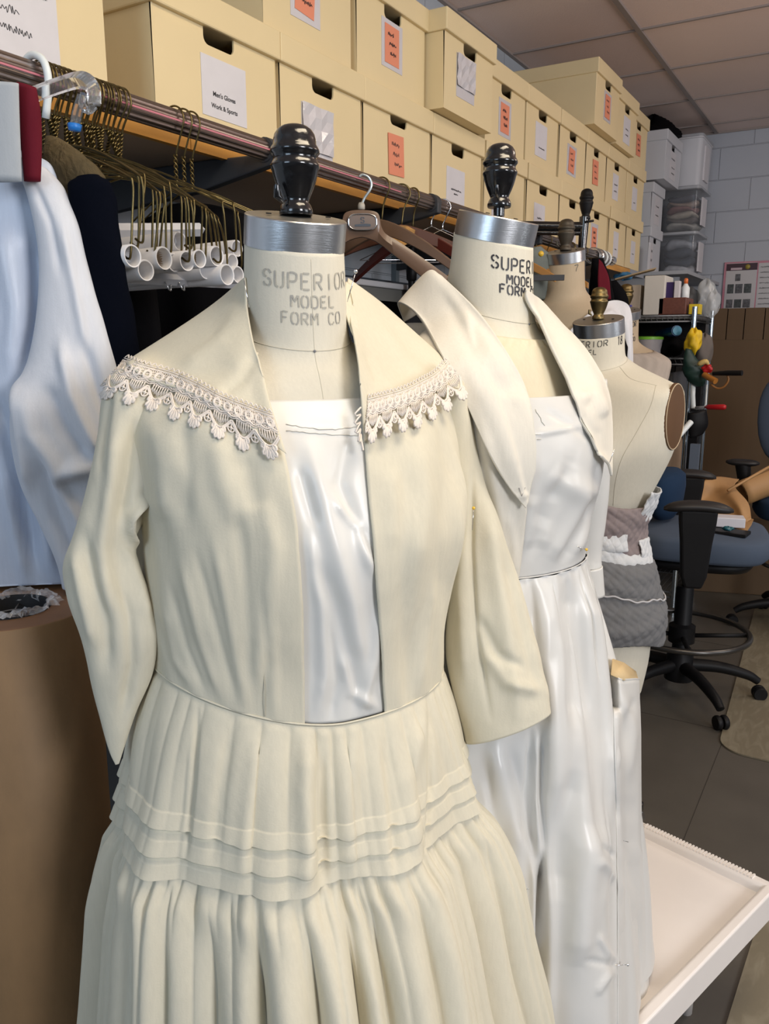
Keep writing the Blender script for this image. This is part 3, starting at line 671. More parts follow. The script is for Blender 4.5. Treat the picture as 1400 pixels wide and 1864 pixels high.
cr1 = [  # bodice folds
 ([(470, 860), (500, 1000), (480, 1180), (440, 1290)], 16, .006), ([(430, 900), (445, 1050), (455, 1200), (470, 1300)], 12, -.005),
 ([(390, 980), (420, 1130), (450, 1290)], 9, .0055), ([(355, 1000), (395, 1150), (430, 1280)], 8, -.005), ([(330, 1020), (365, 1160), (405, 1275)], 8, .0055), ([(310, 1060), (340, 1180), (375, 1265)], 7, -.0045), ([(298, 1100), (320, 1200), (350, 1250)], 7, .004),
 ([(480, 1080), (485, 1200), (478, 1300)], 6, -.004), ([(500, 1120), (500, 1310)], 6, .003),
 ([(280, 760), (300, 850), (300, 950)], 18, .008), ([(330, 760), (340, 860), (335, 960)], 16, -.006), ([(395, 790), (405, 880), (440, 960)], 22, .007), ([(440, 830), (470, 930)], 20, -.004),
 ([(800, 760), (815, 860), (805, 980), (800, 1120)], 14, -.006), ([(835, 770), (842, 880), (838, 1000), (815, 1150)], 10, .007), ([(770, 790), (775, 900), (760, 1040)], 16, .006), ([(735, 800), (740, 900), (735, 1050), (745, 1270)], 16, -.004), ([(715, 850), (712, 1000)], 14, .004),
 ([(790, 1050), (775, 1160), (760, 1270)], 9, .005), ([(765, 1100), (745, 1200), (738, 1290)], 8, -.004)]
cr1 = [(p, w_, a*(.62 if i_ < 12 or i_ > 12 else 1)) for i_, (p, w_, a) in enumerate(cr1)]
G = creases(G, cr1)
MBb = MB(); MBb.grid(G); MBb.build('bodice', M_muslin, d1, solid=.0016, off=0)
# seam line of the bodice dart
ribbon_on(lambda a, b: bod1(a, b, .0045), [(edge_theta(lambda a, b: bod1(a, b, .003), z, [(535, 900), (482, 1060), (482, 1340)], PI*.4, PI*.95), z) for z in np.linspace(.94, 1.06, 8)], .0004).build('dart_seam', M_line, d1)
# satin front panel
z2 = list(np.linspace(.936, 1.306, 110)); G = []
for i, z in enumerate(z2):
    a = np.interp(z, zs, TL)+.16; b = np.interp(z, zs, TR)-.16
    G.append([bod1(a+(b-a)*j/79, z, -.003) for j in range(80)])
G = creases(G, [([(560, 800), (580, 880), (600, 960), (640, 1100), (660, 1250)], 18, .007), ([(640, 780), (620, 880), (640, 940), (672, 1010)], 13, -.0065), ([(600, 900), (650, 960), (680, 1050)], 10, .006),
   ([(570, 1010), (610, 1100), (640, 1200), (655, 1310)], 14, -.006), ([(560, 960), (585, 1100), (590, 1230), (575, 1310)], 12, .0055), ([(600, 1130), (615, 1240), (600, 1315)], 9, -.004), ([(690, 1100), (680, 1200), (650, 1310)], 10, .005), ([(545, 850), (575, 960)], 12, -.004), ([(620, 1190), (640, 1260), (690, 1290)], 10, .005), ([(520, 780), (650, 785)], 5, .0012)])
m = MB(); m.grid(G); pn = m.build('front_panel', M_satin, d1, solid=.0012, off=0)
pn['label'] = 'white satin front panel'
m = MB()
for pys in (((520, 772), (590, 782), (656, 776)), ((522, 784), (590, 790), (656, 793))):
    q = []
    for px, py in catmull([np.array(p, float) for p in pys], 20):
        q.append(P(px, py, 1-.150))
    A_ = np.array(G); X = A_.reshape(-1, 3); Qx = X-CAM; dd = Qx@fw; PXs = 700+FPX*(Qx@rt)/dd; PYs = 932-FPX*(Qx@upv)/dd
    q = []
    for px, py in catmull([np.array(p, float) for p in pys], 24):
        k = np.argsort((PXs-px)**2+(PYs-py)**2)[:4]; pt = X[k].mean(0); q.append(pt+(CAM-pt)/np.linalg.norm(CAM-pt)*.0012)
    m.tube(q, .0004, 5)
m.build('pencil_marks', mat('soft_pencil', (.5, .48, .42), .9), pn)
# waist seam
m = MB(); m.tube([bod1(th, .937, .0035) for th in np.linspace(0, 2*PI, 160)[:-1]], .0013, 6, closed=True); m.build('waist_seam', M_muslin, d1)
# ---- skirt
S1 = [(.34, .322, .29, .30, .016), (.45, .300, .272, .29, .020), (.55, .280, .250, .262, .014), (.65, .264, .226, .235, .010), (.72, .252, .206, .205, .004), (.748, .240, .196, .185, -.002), (.80, .230, .186, .170, -.004), (.88, .209, .167, .148, -.003), (.935, .188, .148, .127, 0)]
ph = [random.uniform(0, 6.28) for _ in range(12)]
def warp(th): return th+.06*math.sin(3*th+ph[0])+.035*math.sin(7*th+ph[1])+.02*math.sin(13*th+ph[2])
def sk1(th, z, off=0, tier=1):
    A, Bf, Bb, cs = interp(S1, z); w_ = warp(th)
    if tier == 1:
        e = (.935-z)/.167; g = .0032*gath(w_*44+ph[3], .6)*(1-.5*e)*sstep(0, .05, e)*(.4+.6*math.sin(w_*2+1)**2)+.0030*gath(w_*19+ph[4])*sstep(.02, .6, e)+.0105*math.sin(w_*9+ph[5])*e*e
        d = g+off
        for zt in (.8315, .8060, .7825):
            if zt-.0145 < z <= zt: d += .0008+.0032*(zt-z)/.0145
            elif zt-.0180 < z <= zt-.0145: d += -.0018
    else:
        e = min(1, (.770-z)/.30); f = sstep(0, .25, e)
        g = .0034*gath(w_*74+ph[6])*(1-f)*sstep(0, .03, e+.008)+.0150*(1+.5*math.sin(4*th+ph[10]))*gath(w_*31+ph[7]+.6*math.sin(5*th+3*z), .6)*sstep(.0, .45, e)+.0075*gath(w_*47+ph[8]+2*z, .65)*sstep(0, .12, e)*(1-.55*f)+.012*math.sin(w_*9+ph[9])*f+.0105*math.sin(w_*9+ph[5])*(1-f)
        d = g+off+.006*sstep(0, .12, e)
    c, s_ = math.cos(th), math.sin(th)
    return f1((A+d)*c+cs, ((Bf if s_ > 0 else Bb)+d)*s_, z+tilt1((A+d)*c, A, z))
zt = sorted(set(list(np.linspace(.7682, .935, 60))+[z-e for z in (.8315, .8060, .7825) for e in (-.0004, 0, .004, .008, .012, .0138, .0142, .0147, .0162, .0179, .0185) if z-e > .7682]))
n = 720
G = [[sk1(2*PI*j/n, z, .001) for j in range(n+1)] for z in zt]
G = creases(G, [([(360, 1285), (352, 1420), (338, 1560)], 5, -.004), ([(782, 1270), (785, 1420), (775, 1580)], 5, -.004), ([(560, 1340), (555, 1440), (560, 1560), (552, 1640)], 15, .010), ([(590, 1360), (585, 1480), (592, 1620)], 12, -.005), ([(640, 1345), (632, 1440), (640, 1600)], 16, .006), ([(700, 1340), (715, 1460), (725, 1600)], 10, -.006), ([(470, 1340), (455, 1460), (440, 1600)], 14, .006), ([(420, 1320), (400, 1440), (385, 1580)], 12, -.004), ([(770, 1300), (745, 1420), (760, 1560)], 14, .006)], nsm=14)
m = MB(); m.rings([r[:-1] for r in G], False, False); m.build('skirt_yoke', M_muslin, d1)
zt2 = list(np.linspace(.7705, .74, 14))+list(np.linspace(.736, .345, 70)); n = 960
G = [[sk1(2*PI*j/n, z, -.0005, 2) for j in range(n+1)] for z in zt2]
m = MB(); m.rings([r[:-1] for r in G], False, False); m.build('skirt_flounce', M_muslin, d1)
# ---- sleeves
def wrk(seed, amp, fa=9, fb=3):
    r = random.Random(seed); p_ = [r.uniform(0, 6.28) for _ in range(6)]
    return lambda s, al: amp*(.5*math.sin(fa*2*s+fb*al+p_[0])+.35*math.sin(fa*4.3*s-2*al+p_[1])+.3*math.sin(3*al+p_[2]+4*s)+.25*abs(math.sin(fa*3*s+al*2+p_[3])))
st = [(232, 668, 318, 700, .05, .9), (192, 705, 302, 745, .07, .9), (180, 790, 292, 815, .08, .9), (163, 880, 282, 905, .085, .85), (134, 972, 244, 985, .09, .8), (117, 1032, 252, 1035, .09, .75), (127, 1088, 280, 1095, .095, .7),
      (148, 1150, 291, 1150, .10, .65), (166, 1235, 277, 1225, .10, .6), (184, 1312, 248, 1298, .10, .55), (200, 1368, 226, 1362, .10, .5), (210, 1392, 217, 1390, .10, .4)]
R = loft_px(1.0, st, 150, 120, wrk(3, .035))
R = creases([r+[r[0]] for r in R], [([(215, 760), (205, 880), (185, 1000), (200, 1120)], 14, .008), ([(250, 760), (232, 860), (215, 960)], 12, -.009), ([(285, 790), (268, 860), (262, 900)], 9, .006), ([(296, 893), (262, 912), (240, 938), (236, 962), (244, 1000)], 6, .013), ([(292, 915), (262, 935), (254, 960), (256, 1000)], 7, -.014), ([(150, 960), (165, 1040), (190, 1130), (195, 1230)], 13, -.007), ([(135, 1000), (150, 1080), (175, 1180)], 11, .006), ([(225, 990), (255, 1070), (270, 1130)], 10, .006), ([(215, 1040), (235, 1120), (240, 1210), (222, 1310)], 11, -.006), ([(200, 700), (190, 780), (184, 860)], 8, -.005)])
m = MB(); m.rings([r[:-1] for r in R], True, True); m.build('sleeve', M_muslin, d1)
# shaded underarm cloth between sleeve and bodice
m = MB(); m.grid(patch([[(232, 925, .03), (262, 905, .035), (300, 895, .03)], [(236, 985, .02), (266, 985, .022), (302, 985, .02)], [(256, 1060, .015), (280, 1060, .018), (306, 1060, .01)], [(268, 1140, .01), (286, 1140, .012), (310, 1150, .01)], [(262, 1215, .01), (280, 1215, .01), (300, 1225, .01)]], 1.0, 40, 16)); m.build('underarm_gusset', M_muslin, d1, solid=.0015)

st = [(780, 690, 846, 700, -.06, .9), (790, 740, 858, 760, -.075, .9), (800, 850, 878, 862, -.075, .85), (812, 950, 912, 960, -.07, .8), (815, 1060, 946, 1065, -.06, .7), (812, 1170, 976, 1165, -.05, .62), (822, 1260, 993, 1240, -.04, .58), (846, 1352, 1003, 1297, -.03, .55)]
R = loft_px(1.0, st, 150, 120, wrk(5, .022))
R = creases([r+[r[0]] for r in R], [([(862, 860), (858, 1000), (866, 1150), (893, 1310)], 5, -.006), ([(885, 900), (905, 1050), (930, 1200), (945, 1320)], 15, .007), ([(845, 960), (840, 1080), (850, 1250)], 12, .006), ([(915, 1000), (950, 1130), (985, 1270)], 12, -.005), ([(880, 1180), (920, 1240), (990, 1260)], 12, .006), ([(870, 1120), (905, 1190), (960, 1220)], 9, -.005)])
m = MB(); m.rings([r[:-1] for r in R], True, False); m.build('sleeve', M_muslin, d1, solid=.0014, off=-1)
# ---- collar
BV1 = bvh_of([o for o in bpy.data.objects if o.parent in (d1, r1) and o.name.split('.')[0] in ('bodice', 'sleeve', 'front_panel', 'body')])
CL = [  # rows: over the back, shoulder ridge, ..., front edge; columns neck -> outer edge
 [(446, 528, -.07), (400, 568, -.085), (345, 612, -.09), (245, 672, -.08)],
 [(446, 506, -.03), (398, 548, -.03), (335, 592, -.02), (228, 660, .0)],
 [(450, 556, .035), (408, 602, .05), (355, 640, .062), (268, 690, .075)],
 [(458, 608, .072), (428, 650, .09), (398, 686, .098), (345, 716, .108)],
 [(468, 650, .094), (452, 700, .114), (440, 738, .126), (424, 758, .135)],
 [(480, 688, .112), (492, 735, .135), (506, 778, .150), (521, 826, .160)]]
GC = patch(CL, 1.0, 70, 60)
GC = rest_on(GC, BV1, .007)
GC = creases(GC, [([(440, 560), (400, 620), (330, 670)], 14, .003), ([(470, 640), (440, 690), (400, 720)], 12, -.003)])
m = MB(); m.grid(GC); cl = m.build('collar', M_muslin, d1, solid=.002, off=0)
CRr = [
 [(640, 528, -.09), (690, 560, -.12), (740, 610, -.14), (812, 672, -.15)],
 [(633, 508, -.055), (692, 552, -.095), (748, 600, -.11), (815, 660, -.105)],
 [(634, 560, -.01), (688, 600, -.03), (740, 640, -.045), (806, 690, -.05)],
 [(644, 612, .04), (682, 652, .03), (722, 682, .018), (776, 712, .005)],
 [(652, 660, .075), (676, 690, .07), (702, 712, .062), (735, 738, .055)],
 [(656, 700, .095), (658, 735, .106), (660, 765, .112), (662, 806, .120)]]
GR = patch(CRr, 1.0, 70, 60)
GR = rest_on(GR, BV1, .007)
GR = creases(GR, [([(690, 590), (740, 660), (790, 700)], 12, .003), ([(665, 640), (690, 700)], 8, -.002)])
m = MB(); m.grid(GR); cr_ = m.build('collar', M_muslin, d1, solid=.002, off=0)
BV2 = bvh_of([o for o in bpy.data.objects if o.parent in (d1, r1) and o.name.split('.')[0] in ('bodice', 'sleeve', 'front_panel', 'body', 'collar')])
# turned-up inner fold of the collar beside the neck
m = MB(); m.grid(patch([[(630, 512, -.04), (628, 560, .0), (640, 600, .02)], [(642, 520, -.04), (640, 570, .0), (650, 625, .03)], [(636, 530, -.03), (652, 590, .01), (655, 660, .05)]], 1.0, 24, 30)); m.build('collar_stand', M_muslin, d1, solid=.002)
def strip(top, bot, D=1.0, lift=.003, bvh=None):
    T_ = [P(a, b, D-t) for a, b, t in top]; B_ = [P(a, b, D-t) for a, b, t in bot]
    NS, NW = 60, 10
    G = [[catmull_at(T_, i/NS)+(catmull_at(B_, i/NS)-catmull_at(T_, i/NS))*(j/NW) for j in range(NW+1)] for i in range(NS+1)]
    if bvh: G = rest_on(G, bvh, lift, 12)
    A = np.array(G)
    def S(s, w_):
        x = min(max(s, 0), .9999)*NS; y = min(max(w_, 0), .9999)*NW; i, j = int(x), int(y); a, b = x-i, y-j
        p = (A[i, j]*(1-a)+A[i+1, j]*a)*(1-b)+(A[i, j+1]*(1-a)+A[i+1, j+1]*a)*b
        if w_ > 1: p = p+(A[i, NW]-A[i, NW-1])*NW*(w_-1)
        return p+(CAM-p)/np.linalg.norm(CAM-p)*(.0008*math.sin(s*60+w_*5))
    return S
def catmull_at(pts, s):
    m_ = len(pts); x = min(max(s, -.05), 1.05)*(m_-1); k = int(min(max(math.floor(x), 0), m_-2)); t = x-k
    p1, p2 = pts[k], pts[k+1]; p0 = pts[k-1] if k > 0 else 2*p1-p2; p3 = pts[k+2] if k+2 < m_ else 2*p2-p1
    return .5*((2*p1)+(-p0+p2)*t+(2*p0-5*p1+4*p2-p3)*t*t+(-p0+3*p1-3*p2+p3)*t**3)
S = strip([(232, 645, -.004), (262, 656, .028), (317, 671, .064), (362, 690, .084), (402, 712, .10), (450, 730, .122), (494, 746, .142)],
          [(166, 722, .05), (215, 734, .082), (262, 745, .10), (310, 764, .118), (352, 780, .128), (405, 803, .142), (458, 828, .155), (523, 842, .170)], bvh=BV2)
lace(S, 8, cl)
S = strip([(670, 718, .085), (700, 711, .078), (735, 701, .062), (765, 686, .032), (790, 672, -.0), (810, 650, -.05)],
          [(664, 812, .128), (696, 800, .115), (730, 788, .098), (762, 780, .07), (795, 762, .035), (828, 742, .0), (862, 716, -.045)], bvh=BV2)
lace(S, 7, cr_)
# hanging end of the lace at the right front corner
S = strip([(657, 740, .112), (656, 775, .118), (658, 800, .122)], [(648, 745, .118), (649, 785, .126), (663, 824, .13)], lift=.003)
m = MB()
for k in range(5): m.tube([S(k/5+.02, 0), S(k/5+.08, 1.3), S(k/5+.16, .9), S(k/5+.2, 0)], .001, 5)
m.build('lace_end', M_lace, cr_)
pin(P(449, 535, .94), (-.2, 0, 1), .03, None, 'silver pin standing at the left side of the nearest neck', None)
pin(P(640, 522, .93), P(648, 495, .93)-P(634, 545, .93), .034, M_chrome, 'long silver pin through the right collar beside the nearest neck', None)
pin(P(861, 945, 1.0), (0, 0.1, 1), .028, M_yellow, 'yellow headed pin on the right sleeve of the nearest dress', None)
# ================================================================ second form
f2 = Frame(1.25, .160, 48, dz=.037)
r2 = thing('dress_form', 'second canvas dress form, black knob on a short stem, crisp black lettering', 'dress form', f2.base(), 'canvas dress forms')
form_body(f2, r2, M_canvas)
cap_and_knob(f2, r2, M_black, .88, stem=.012)
neck_text(f2, r2, [('SUPERIOR', -2, 1.4235, 56, .0168, .0024), ('MODEL', -8, 1.406, 28, .0118, .0022), ('FORM CO', -8, 1.392, 38, .0118, .0022)])
ribbon_on(lambda a, b: body_pt(f2, a, b, .0001), [(a, 1.373) for a in np.linspace(0, 2*PI, 30)], .0006, 120).build('neck_seam', M_line, r2)
MB().lathe([(.0001, -.001), (.0016, -.001), (.0016, .0012), (.0001, .0015)], body_pt(f2, PI/2, 1.373, .0003), 10, f2(0, 1, 0)-f2(0, 0, 0)).build('tack', M_greyink, r2)
form_stand(f2, r2, rot=1.0, r=.22)

d2 = thing('period_dress', 'second dress, white satin front with a long pointed shawl collar and a side pocket', 'dress', f2(0, 0, .32))
G2 = [(1.04, .168, .150, .115), (1.10, .170, .158, .118), (1.18, .182, .172, .125), (1.24, .190, .165, .125), (1.29, .194, .142, .115), (1.325, .190, .118, .105), (1.347, .168, .102, .095), (1.368, .135, .092, .084), (1.386, .104, .086, .078), (1.40, .085, .079, .072)]
def bod2(th, z, off=0):
    A, Bf, Bb = interp(G2, z); c, s_ = math.cos(th), math.sin(th); a = (A+off)*c; b = ((Bf if s_ > 0 else Bb)+off)*s_
    return f2(a, b, z-.12*sstep(1.32, 1.39, z)*b)
LE2 = [(840, 560), (905, 740), (960, 920), (944, 1060)]
RE2 = [(960, 560), (1000, 640), (1050, 735), (1085, 790), (1200, 830), (1200, 1060)]
zs = list(np.linspace(1.042, 1.40, 110)); TL = [edge_theta(lambda a, b: bod2(a, b, .003), z, LE2, PI*.40, PI*.98) for z in zs]
TR = [edge_theta(lambda a, b: bod2(a, b, .003), z, RE2, -PI*.10, PI*.62) for z in zs]
TR = [min(t, .0) if z < 1.24 else t for t, z in zip(TR, zs)]
TL = np.convolve(np.pad(TL, 4, 'edge'), np.ones(9)/9, 'valid'); TR = np.convolve(np.pad(TR, 6, 'edge'), np.ones(13)/13, 'valid')
G = [[bod2(TL[i]+(TR[i]+2*PI-TL[i])*j/239, z, .0025+.0012*math.sin(j*.1+z*12)) for j in range(240)] for i, z in enumerate(zs)]
G = creases(G, [([(870, 760), (905, 900), (920, 1040)], 14, .006), ([(850, 740), (880, 860), (900, 980)], 10, -.005), ([(925, 930), (935, 1000), (935, 1050)], 8, .004)])
m = MB(); m.grid(G); m.build('bodice', M_muslin2, d2, solid=.0016, off=0)
z2 = list(np.linspace(1.042, 1.292, 100)); G = []
for i, z in enumerate(z2):
    a = np.interp(z, zs, TL)+.12; b = min(np.interp(z, zs, TR)-.1, .12) if z < 1.25 else np.interp(z, zs, TR)-.14
    G.append([bod2(a+(b-a)*j/109, z, -.001 if z < 1.28 else -.001) for j in range(110)])
G = creases(G, [([(1000, 860), (1050, 890), (1100, 900)], 22, .008), ([(1105, 830), (1075, 900), (1090, 960)], 14, -.006), ([(980, 960), (1010, 900), (1040, 850)], 20, -.006), ([(1000, 1020), (1040, 950), (1075, 880)], 12, .0065), ([(1020, 1025), (1060, 960), (1095, 900)], 9, -.006), ([(1045, 1010), (1075, 950), (1100, 920)], 9, .006), ([(985, 1000), (1000, 940), (1010, 900)], 12, .005), ([(975, 790), (1060, 775)], 6, .003), ([(960, 1000), (970, 900)], 14, .004), ([(990, 745), (1080, 800)], 8, -.003), ([(1040, 830), (1000, 940), (960, 1020)], 12, -.004)])
m = MB(); m.grid(G); pn2 = m.build('front_panel', M_satin2, d2, solid=.0012, off=0); pn2['label'] = 'white satin front panel'
A_ = np.array(G).reshape(-1, 3); Qx = A_-CAM; dd = Qx@fw; PXs = 700+FPX*(Qx@rt)/dd; PYs = 932-FPX*(Qx@upv)/dd
m = MB()
for pys in (((976, 790), (1030, 785), (1085, 768)), ((978, 800), (1040, 796), (1088, 775)), ((975, 745), (1000, 790), (1010, 805))):
    q = []
    for px, py in catmull([np.array(p, float) for p in pys], 24):
        k = np.argsort((PXs-px)**2+(PYs-py)**2)[:4]; pt = A_[k].mean(0); q.append(pt+(CAM-pt)/np.linalg.norm(CAM-pt)*.0015)
    m.tube(q, .0004, 5)
m.build('pencil_marks', MATS['soft_pencil'], pn2)
# muslin underband across the chest
m = MB(); G = [[body_pt(f2, th, z+.036, .006+.0012*math.sin(i*.9)*(1 if z > 1.298 else .2)) for i, th in enumerate(np.linspace(PI*.22, PI*.86, 90))] for z in np.linspace(1.215, 1.3135, 34)]
m.grid(G); m.build('underband', cloth('underband_cloth', (.74, .67, .50), wr=.3), d2, solid=.0015)
m = MB(); m.tube([bod2(th, 1.0425, .0030) for th in np.linspace(0, 2*PI, 140)[:-1]], .0010, 6, closed=True); m.build('waist_seam', M_satin2, d2)
# skirt
S2 = [(.318, .300, .290, .27, .0), (.45, .288, .270, .26, .0), (.58, .268, .248, .24, .0), (.72, .242, .222, .215, 0), (.87, .208, .190, .178, 0), (.97, .184, .168, .142, 0), (1.04, .168, .152, .118, 0)]
def sk2(th, z, off=0):
    A, Bf, Bb, cs = interp(S2, z); e = (1.04-z)/.72
    d = off+.012*math.sin(7*th+1.2+.5*e)*sstep(0, .35, e)+.006*math.sin(13*th+2.3)*sstep(0, .3, e)+.0025*gath(th*30+1)*(1-sstep(0, .3, e))*sstep(0, .03, e)+.0015*math.sin(th*31+z*20)
    c, s_ = math.cos(th), math.sin(th); return f2((A+d)*c, ((Bf if s_ > 0 else Bb)+d)*s_, z)
n = 560
G = [[sk2(2*PI*j/n, z) for j in range(n+1)] for z in np.linspace(.318, 1.04, 150)]
G = creases(G, [
 ([(986, 1560), (984, 1650), (980, 1860)], 7, -.03), ([(968, 1540), (972, 1650), (966, 1860)], 8, .008), ([(1000, 1560), (1002, 1700), (1000, 1860)], 10, .008),
 ([(966, 1330), (960, 1450), (975, 1600)], 5, -.006), ([(990, 1330), (985, 1450), (990, 1570)], 6, -.008), ([(975, 1330), (973, 1450), (984, 1560)], 5, .008),
 ([(1000, 1050), (990, 1200), (1010, 1350), (1020, 1500)], 20, .010), ([(1040, 1050), (1045, 1180), (1050, 1330)], 18, -.012), ([(1062, 1050), (1085, 1180), (1100, 1330), (1105, 1450)], 16, .016), ([(1085, 1080), (1108, 1200), (1112, 1330)], 8, -.010),
 ([(970, 1080), (975, 1200), (1000, 1330)], 10, -.006), ([(1050, 1400), (1020, 1520), (1010, 1640)], 22, -.010), ([(1085, 1500), (1060, 1620), (1050, 1760)], 24, .012), ([(900, 1360), (930, 1480), (950, 1560)], 14, .008), ([(880, 1380), (905, 1500), (950, 1620)], 10, -.006), ([(925, 1350), (950, 1440), (955, 1540)], 10, -.006), ([(1080, 1540), (1100, 1548), (1120, 1560)], 5, -.004), ([(1075, 1560), (1098, 1580), (1118, 1600)], 9, .005), ([(1062, 1745), (1090, 1752), (1120, 1757)], 4, -.004), ([(1085, 1700), (1105, 1730), (1120, 1750)], 6, .004), ([(1085, 1810), (1105, 1780), (1120, 1765)], 6, .004), ([(1040, 1100), (1000, 1400), (985, 1540)], 24, .006), ([(1120, 1300), (1100, 1500), (1090, 1700)], 14, .006)])
m = MB(); m.rings([r[:-1] for r in G], False, False); sk = m.build('skirt', M_satin2, d2)
SK = bvh_of([sk])
# side panel with the open pocket top
PK = [[(1112, 1226, 0), (1138, 1237, 0), (1163, 1236, 0)], [(1118, 1330, 0), (1140, 1335, 0), (1166, 1330, 0)], [(1122, 1500, 0), (1145, 1500, 0), (1168, 1500, 0)], [(1124, 1660, 0), (1150, 1660, 0), (1176, 1650, 0)], [(1124, 1880, 0), (1152, 1880, 0), (1183, 1880, 0)]]
def onto(bvh, px, py, clear, D0):
    r = ray(px, py); r = r/np.linalg.norm(r); h = bvh.ray_cast(Vector(CAM), Vector(r))
    return CAM+r*(h[3]-clear) if h[0] is not None else None
def skpt(px, py, clear, D0=1.22): return P(px, py, D0)
rows = []
for i in range(40):
    rr = catmull([np.array([*a, *b, *c], float) for a, b, c in PK], 40)[i]; e = i/39
    L_ = onto(SK, rr[0], rr[1], .002, 1.2); L_ = L_ if L_ is not None else P(rr[0], rr[1], 1.16)
    rows.append([L_, None, None, P(rr[6]-8, rr[7], 1.24-.07*e), P(rr[6], rr[7], 1.275-.085*e)])
    mid = P((rr[0]+rr[6])/2-6, rr[4], 1.19-.05*e); rows[-1][1] = L_+(mid-L_)*.5+(CAM-mid)*.01; rows[-1][2] = mid
GP = [catmull(r, 40) for r in rows]
GP = creases(GP, [([(1130, 1260), (1150, 1330), (1140, 1420)], 10, .006), ([(1160, 1270), (1140, 1300), (1135, 1380)], 7, -.005), ([(1130, 1470), (1160, 1480)], 8, -.004), ([(1128, 1600), (1150, 1640), (1135, 1700)], 12, .005), ([(1128, 1757), (1150, 1760)], 6, -.004), ([(1130, 1780), (1160, 1800)], 10, .005), ([(1128, 1560), (1170, 1550)], 9, .004)])
m = MB(); m.grid(GP); m.build('side_panel', M_satin2, d2, solid=.002, off=0)
m = MB(); m.grid([[P(1113, 1228, 1.18), P(1136, 1238, 1.19), P(1162, 1235, 1.26)], [P(1116, 1199, 1.22), P(1136, 1206, 1.26), P(1158, 1222, 1.29)]]); pb = m.build('pocket_lining', cloth('pocket_cloth', (.66, .50, .28), wr=.2), d2, solid=.0015)
MB().tube(GP[0], .0016, 6).build('pocket_edge', M_satin2, d2)
# sleeve seen beyond the bodice at the right, with its turned cuff
R = loft_px(1.25, [(1040, 700, 1104, 690, -.02, .9), (1048, 800, 1112, 800, -.03, .9), (1050, 900, 1108, 900, -.04, .8), (1050, 1000, 1096, 1000, -.05, .7), (1050, 1034, 1095, 1032, -.05, .7)], 60, 80, wrk(9, .02))
m = MB(); m.rings(R, True, False); m.build('sleeve', M_satin2, d2)
R = loft_px(1.25, [(1048, 1036, 1097, 1030, -.048, .72), (1054, 1087, 1101, 1083, -.05, .72)], 16, 60)
m = MB(); m.rings(R, False, False); m.build('cuff', M_satin2, d2, solid=.0015)
# left sleeve, mostly behind the nearest dress
R = loft_px(1.25, [(735, 590, 835, 600, .0, .8), (745, 700, 860, 720, .01, .8), (760, 850, 900, 860, .02, .8), (790, 1000, 935, 1010, .02, .7), (810, 1180, 950, 1180, .02, .6), (830, 1320, 955, 1325, .02, .5)], 90, 90, wrk(12, .02))
m = MB(); m.rings(R, True, False); m.build('sleeve', M_muslin2, d2, solid=.0014)
# collar
BV3 = bvh_of([o for o in bpy.data.objects if o.parent in (d2, r2) and o.name.split('.')[0] in ('bodice', 'sleeve', 'front_panel', 'body', 'underband')])
CA = [
 [(812, 520, -.02), (790, 540, -.03), (760, 570, -.04), (735, 585, -.04)],
 [(800, 502, .03), (782, 495, .03), (750, 525, .02), (726, 552, .02)],
 [(845, 540, .06), (820, 575, .06), (790, 590, .06), (762, 575, .05)],
 [(885, 585, .09), (862, 640, .10), (835, 655, .09), (803, 645, .08)],
 [(928, 650, .12), (905, 715, .13), (880, 735, .12), (850, 738, .10)],
 [(962, 720, .14), (945, 775, .15), (925, 800, .14), (893, 832, .12)],
 [(975, 800, .16), (965, 840, .16), (950, 860, .155), (925, 885, .14)],
 [(974, 860, .165), (968, 880, .165), (964, 900, .16), (957, 925, .155)]]
GA = rest_on(patch(CA, 1.25, 110, 50), BV3, .010)
GA = creases(GA, [([(800, 510), (880, 620), (960, 760)], 10, .003), ([(900, 900), (930, 905), (965, 900)], 5, .002), ([(850, 640), (900, 760), (940, 880)], 18, .004), ([(820, 560), (860, 640), (890, 720)], 14, -.003)])
m = MB(); m.grid(GA); m.build('collar', M_muslin2, d2, solid=.004, off=0)
CB = [
 [(958, 528, .0), (985, 548, -.04), (1010, 575, -.06), (1030, 600, -.08)],
 [(959, 548, .03), (990, 570, .0), (1020, 592, -.02), (1045, 612, -.04)],
 [(985, 605, .07), (1018, 622, .05), (1050, 640, .02), (1078, 655, -.0)],
 [(1018, 672, .09), (1045, 678, .07), (1075, 688, .04), (1104, 705, .0)],
 [(1045, 728, .11), (1070, 735, .09), (1095, 748, .06), (1113, 768, .02)],
 [(1068, 775, .12), (1085, 785, .10), (1100, 800, .07), (1114, 820, .04)],
 [(1096, 830, .11), (1102, 838, .09), (1108, 846, .07), (1113, 866, .06)]]
GB = rest_on(patch(CB, 1.25, 90, 44), BV3, .010)
GB = creases(GB, [([(965, 555), (1000, 640), (1040, 720)], 7, .006), ([(985, 565), (1030, 640), (1065, 700)], 12, -.005), ([(1045, 728), (1075, 720), (1100, 760)], 12, .006), ([(1050, 745), (1085, 790), (1105, 840)], 8, -.006), ([(1030, 620), (1080, 690), (1100, 760)], 14, .005)])
m = MB(); m.grid(GB); m.build('collar', M_muslin2, d2, solid=.004, off=0)
m = MB(); q = [P(945, 888, 1.08), P(951, 903, 1.08), P(956, 886, 1.08)]
q = [(onto(bvh_of([o for o in bpy.data.objects if o.parent == d2 and o.name.startswith('collar')]), a, b, .003, 1.1)) for a, b in ((945, 888), (950, 903), (956, 887))]
m.tube([p for p in q if p is not None], .0005, 5); m.build('chalk_mark', M_greyink, d2)
def pin_px(px, py, bv, dx, dy, L, head, label, grp=None):
    p = onto(bv, px, py, .003, 1.2); p = p if p is not None else P(px, py, 1.15)
    pin(p, rt*dx+np.array([0, 0, dy]), L, head, label, grp)
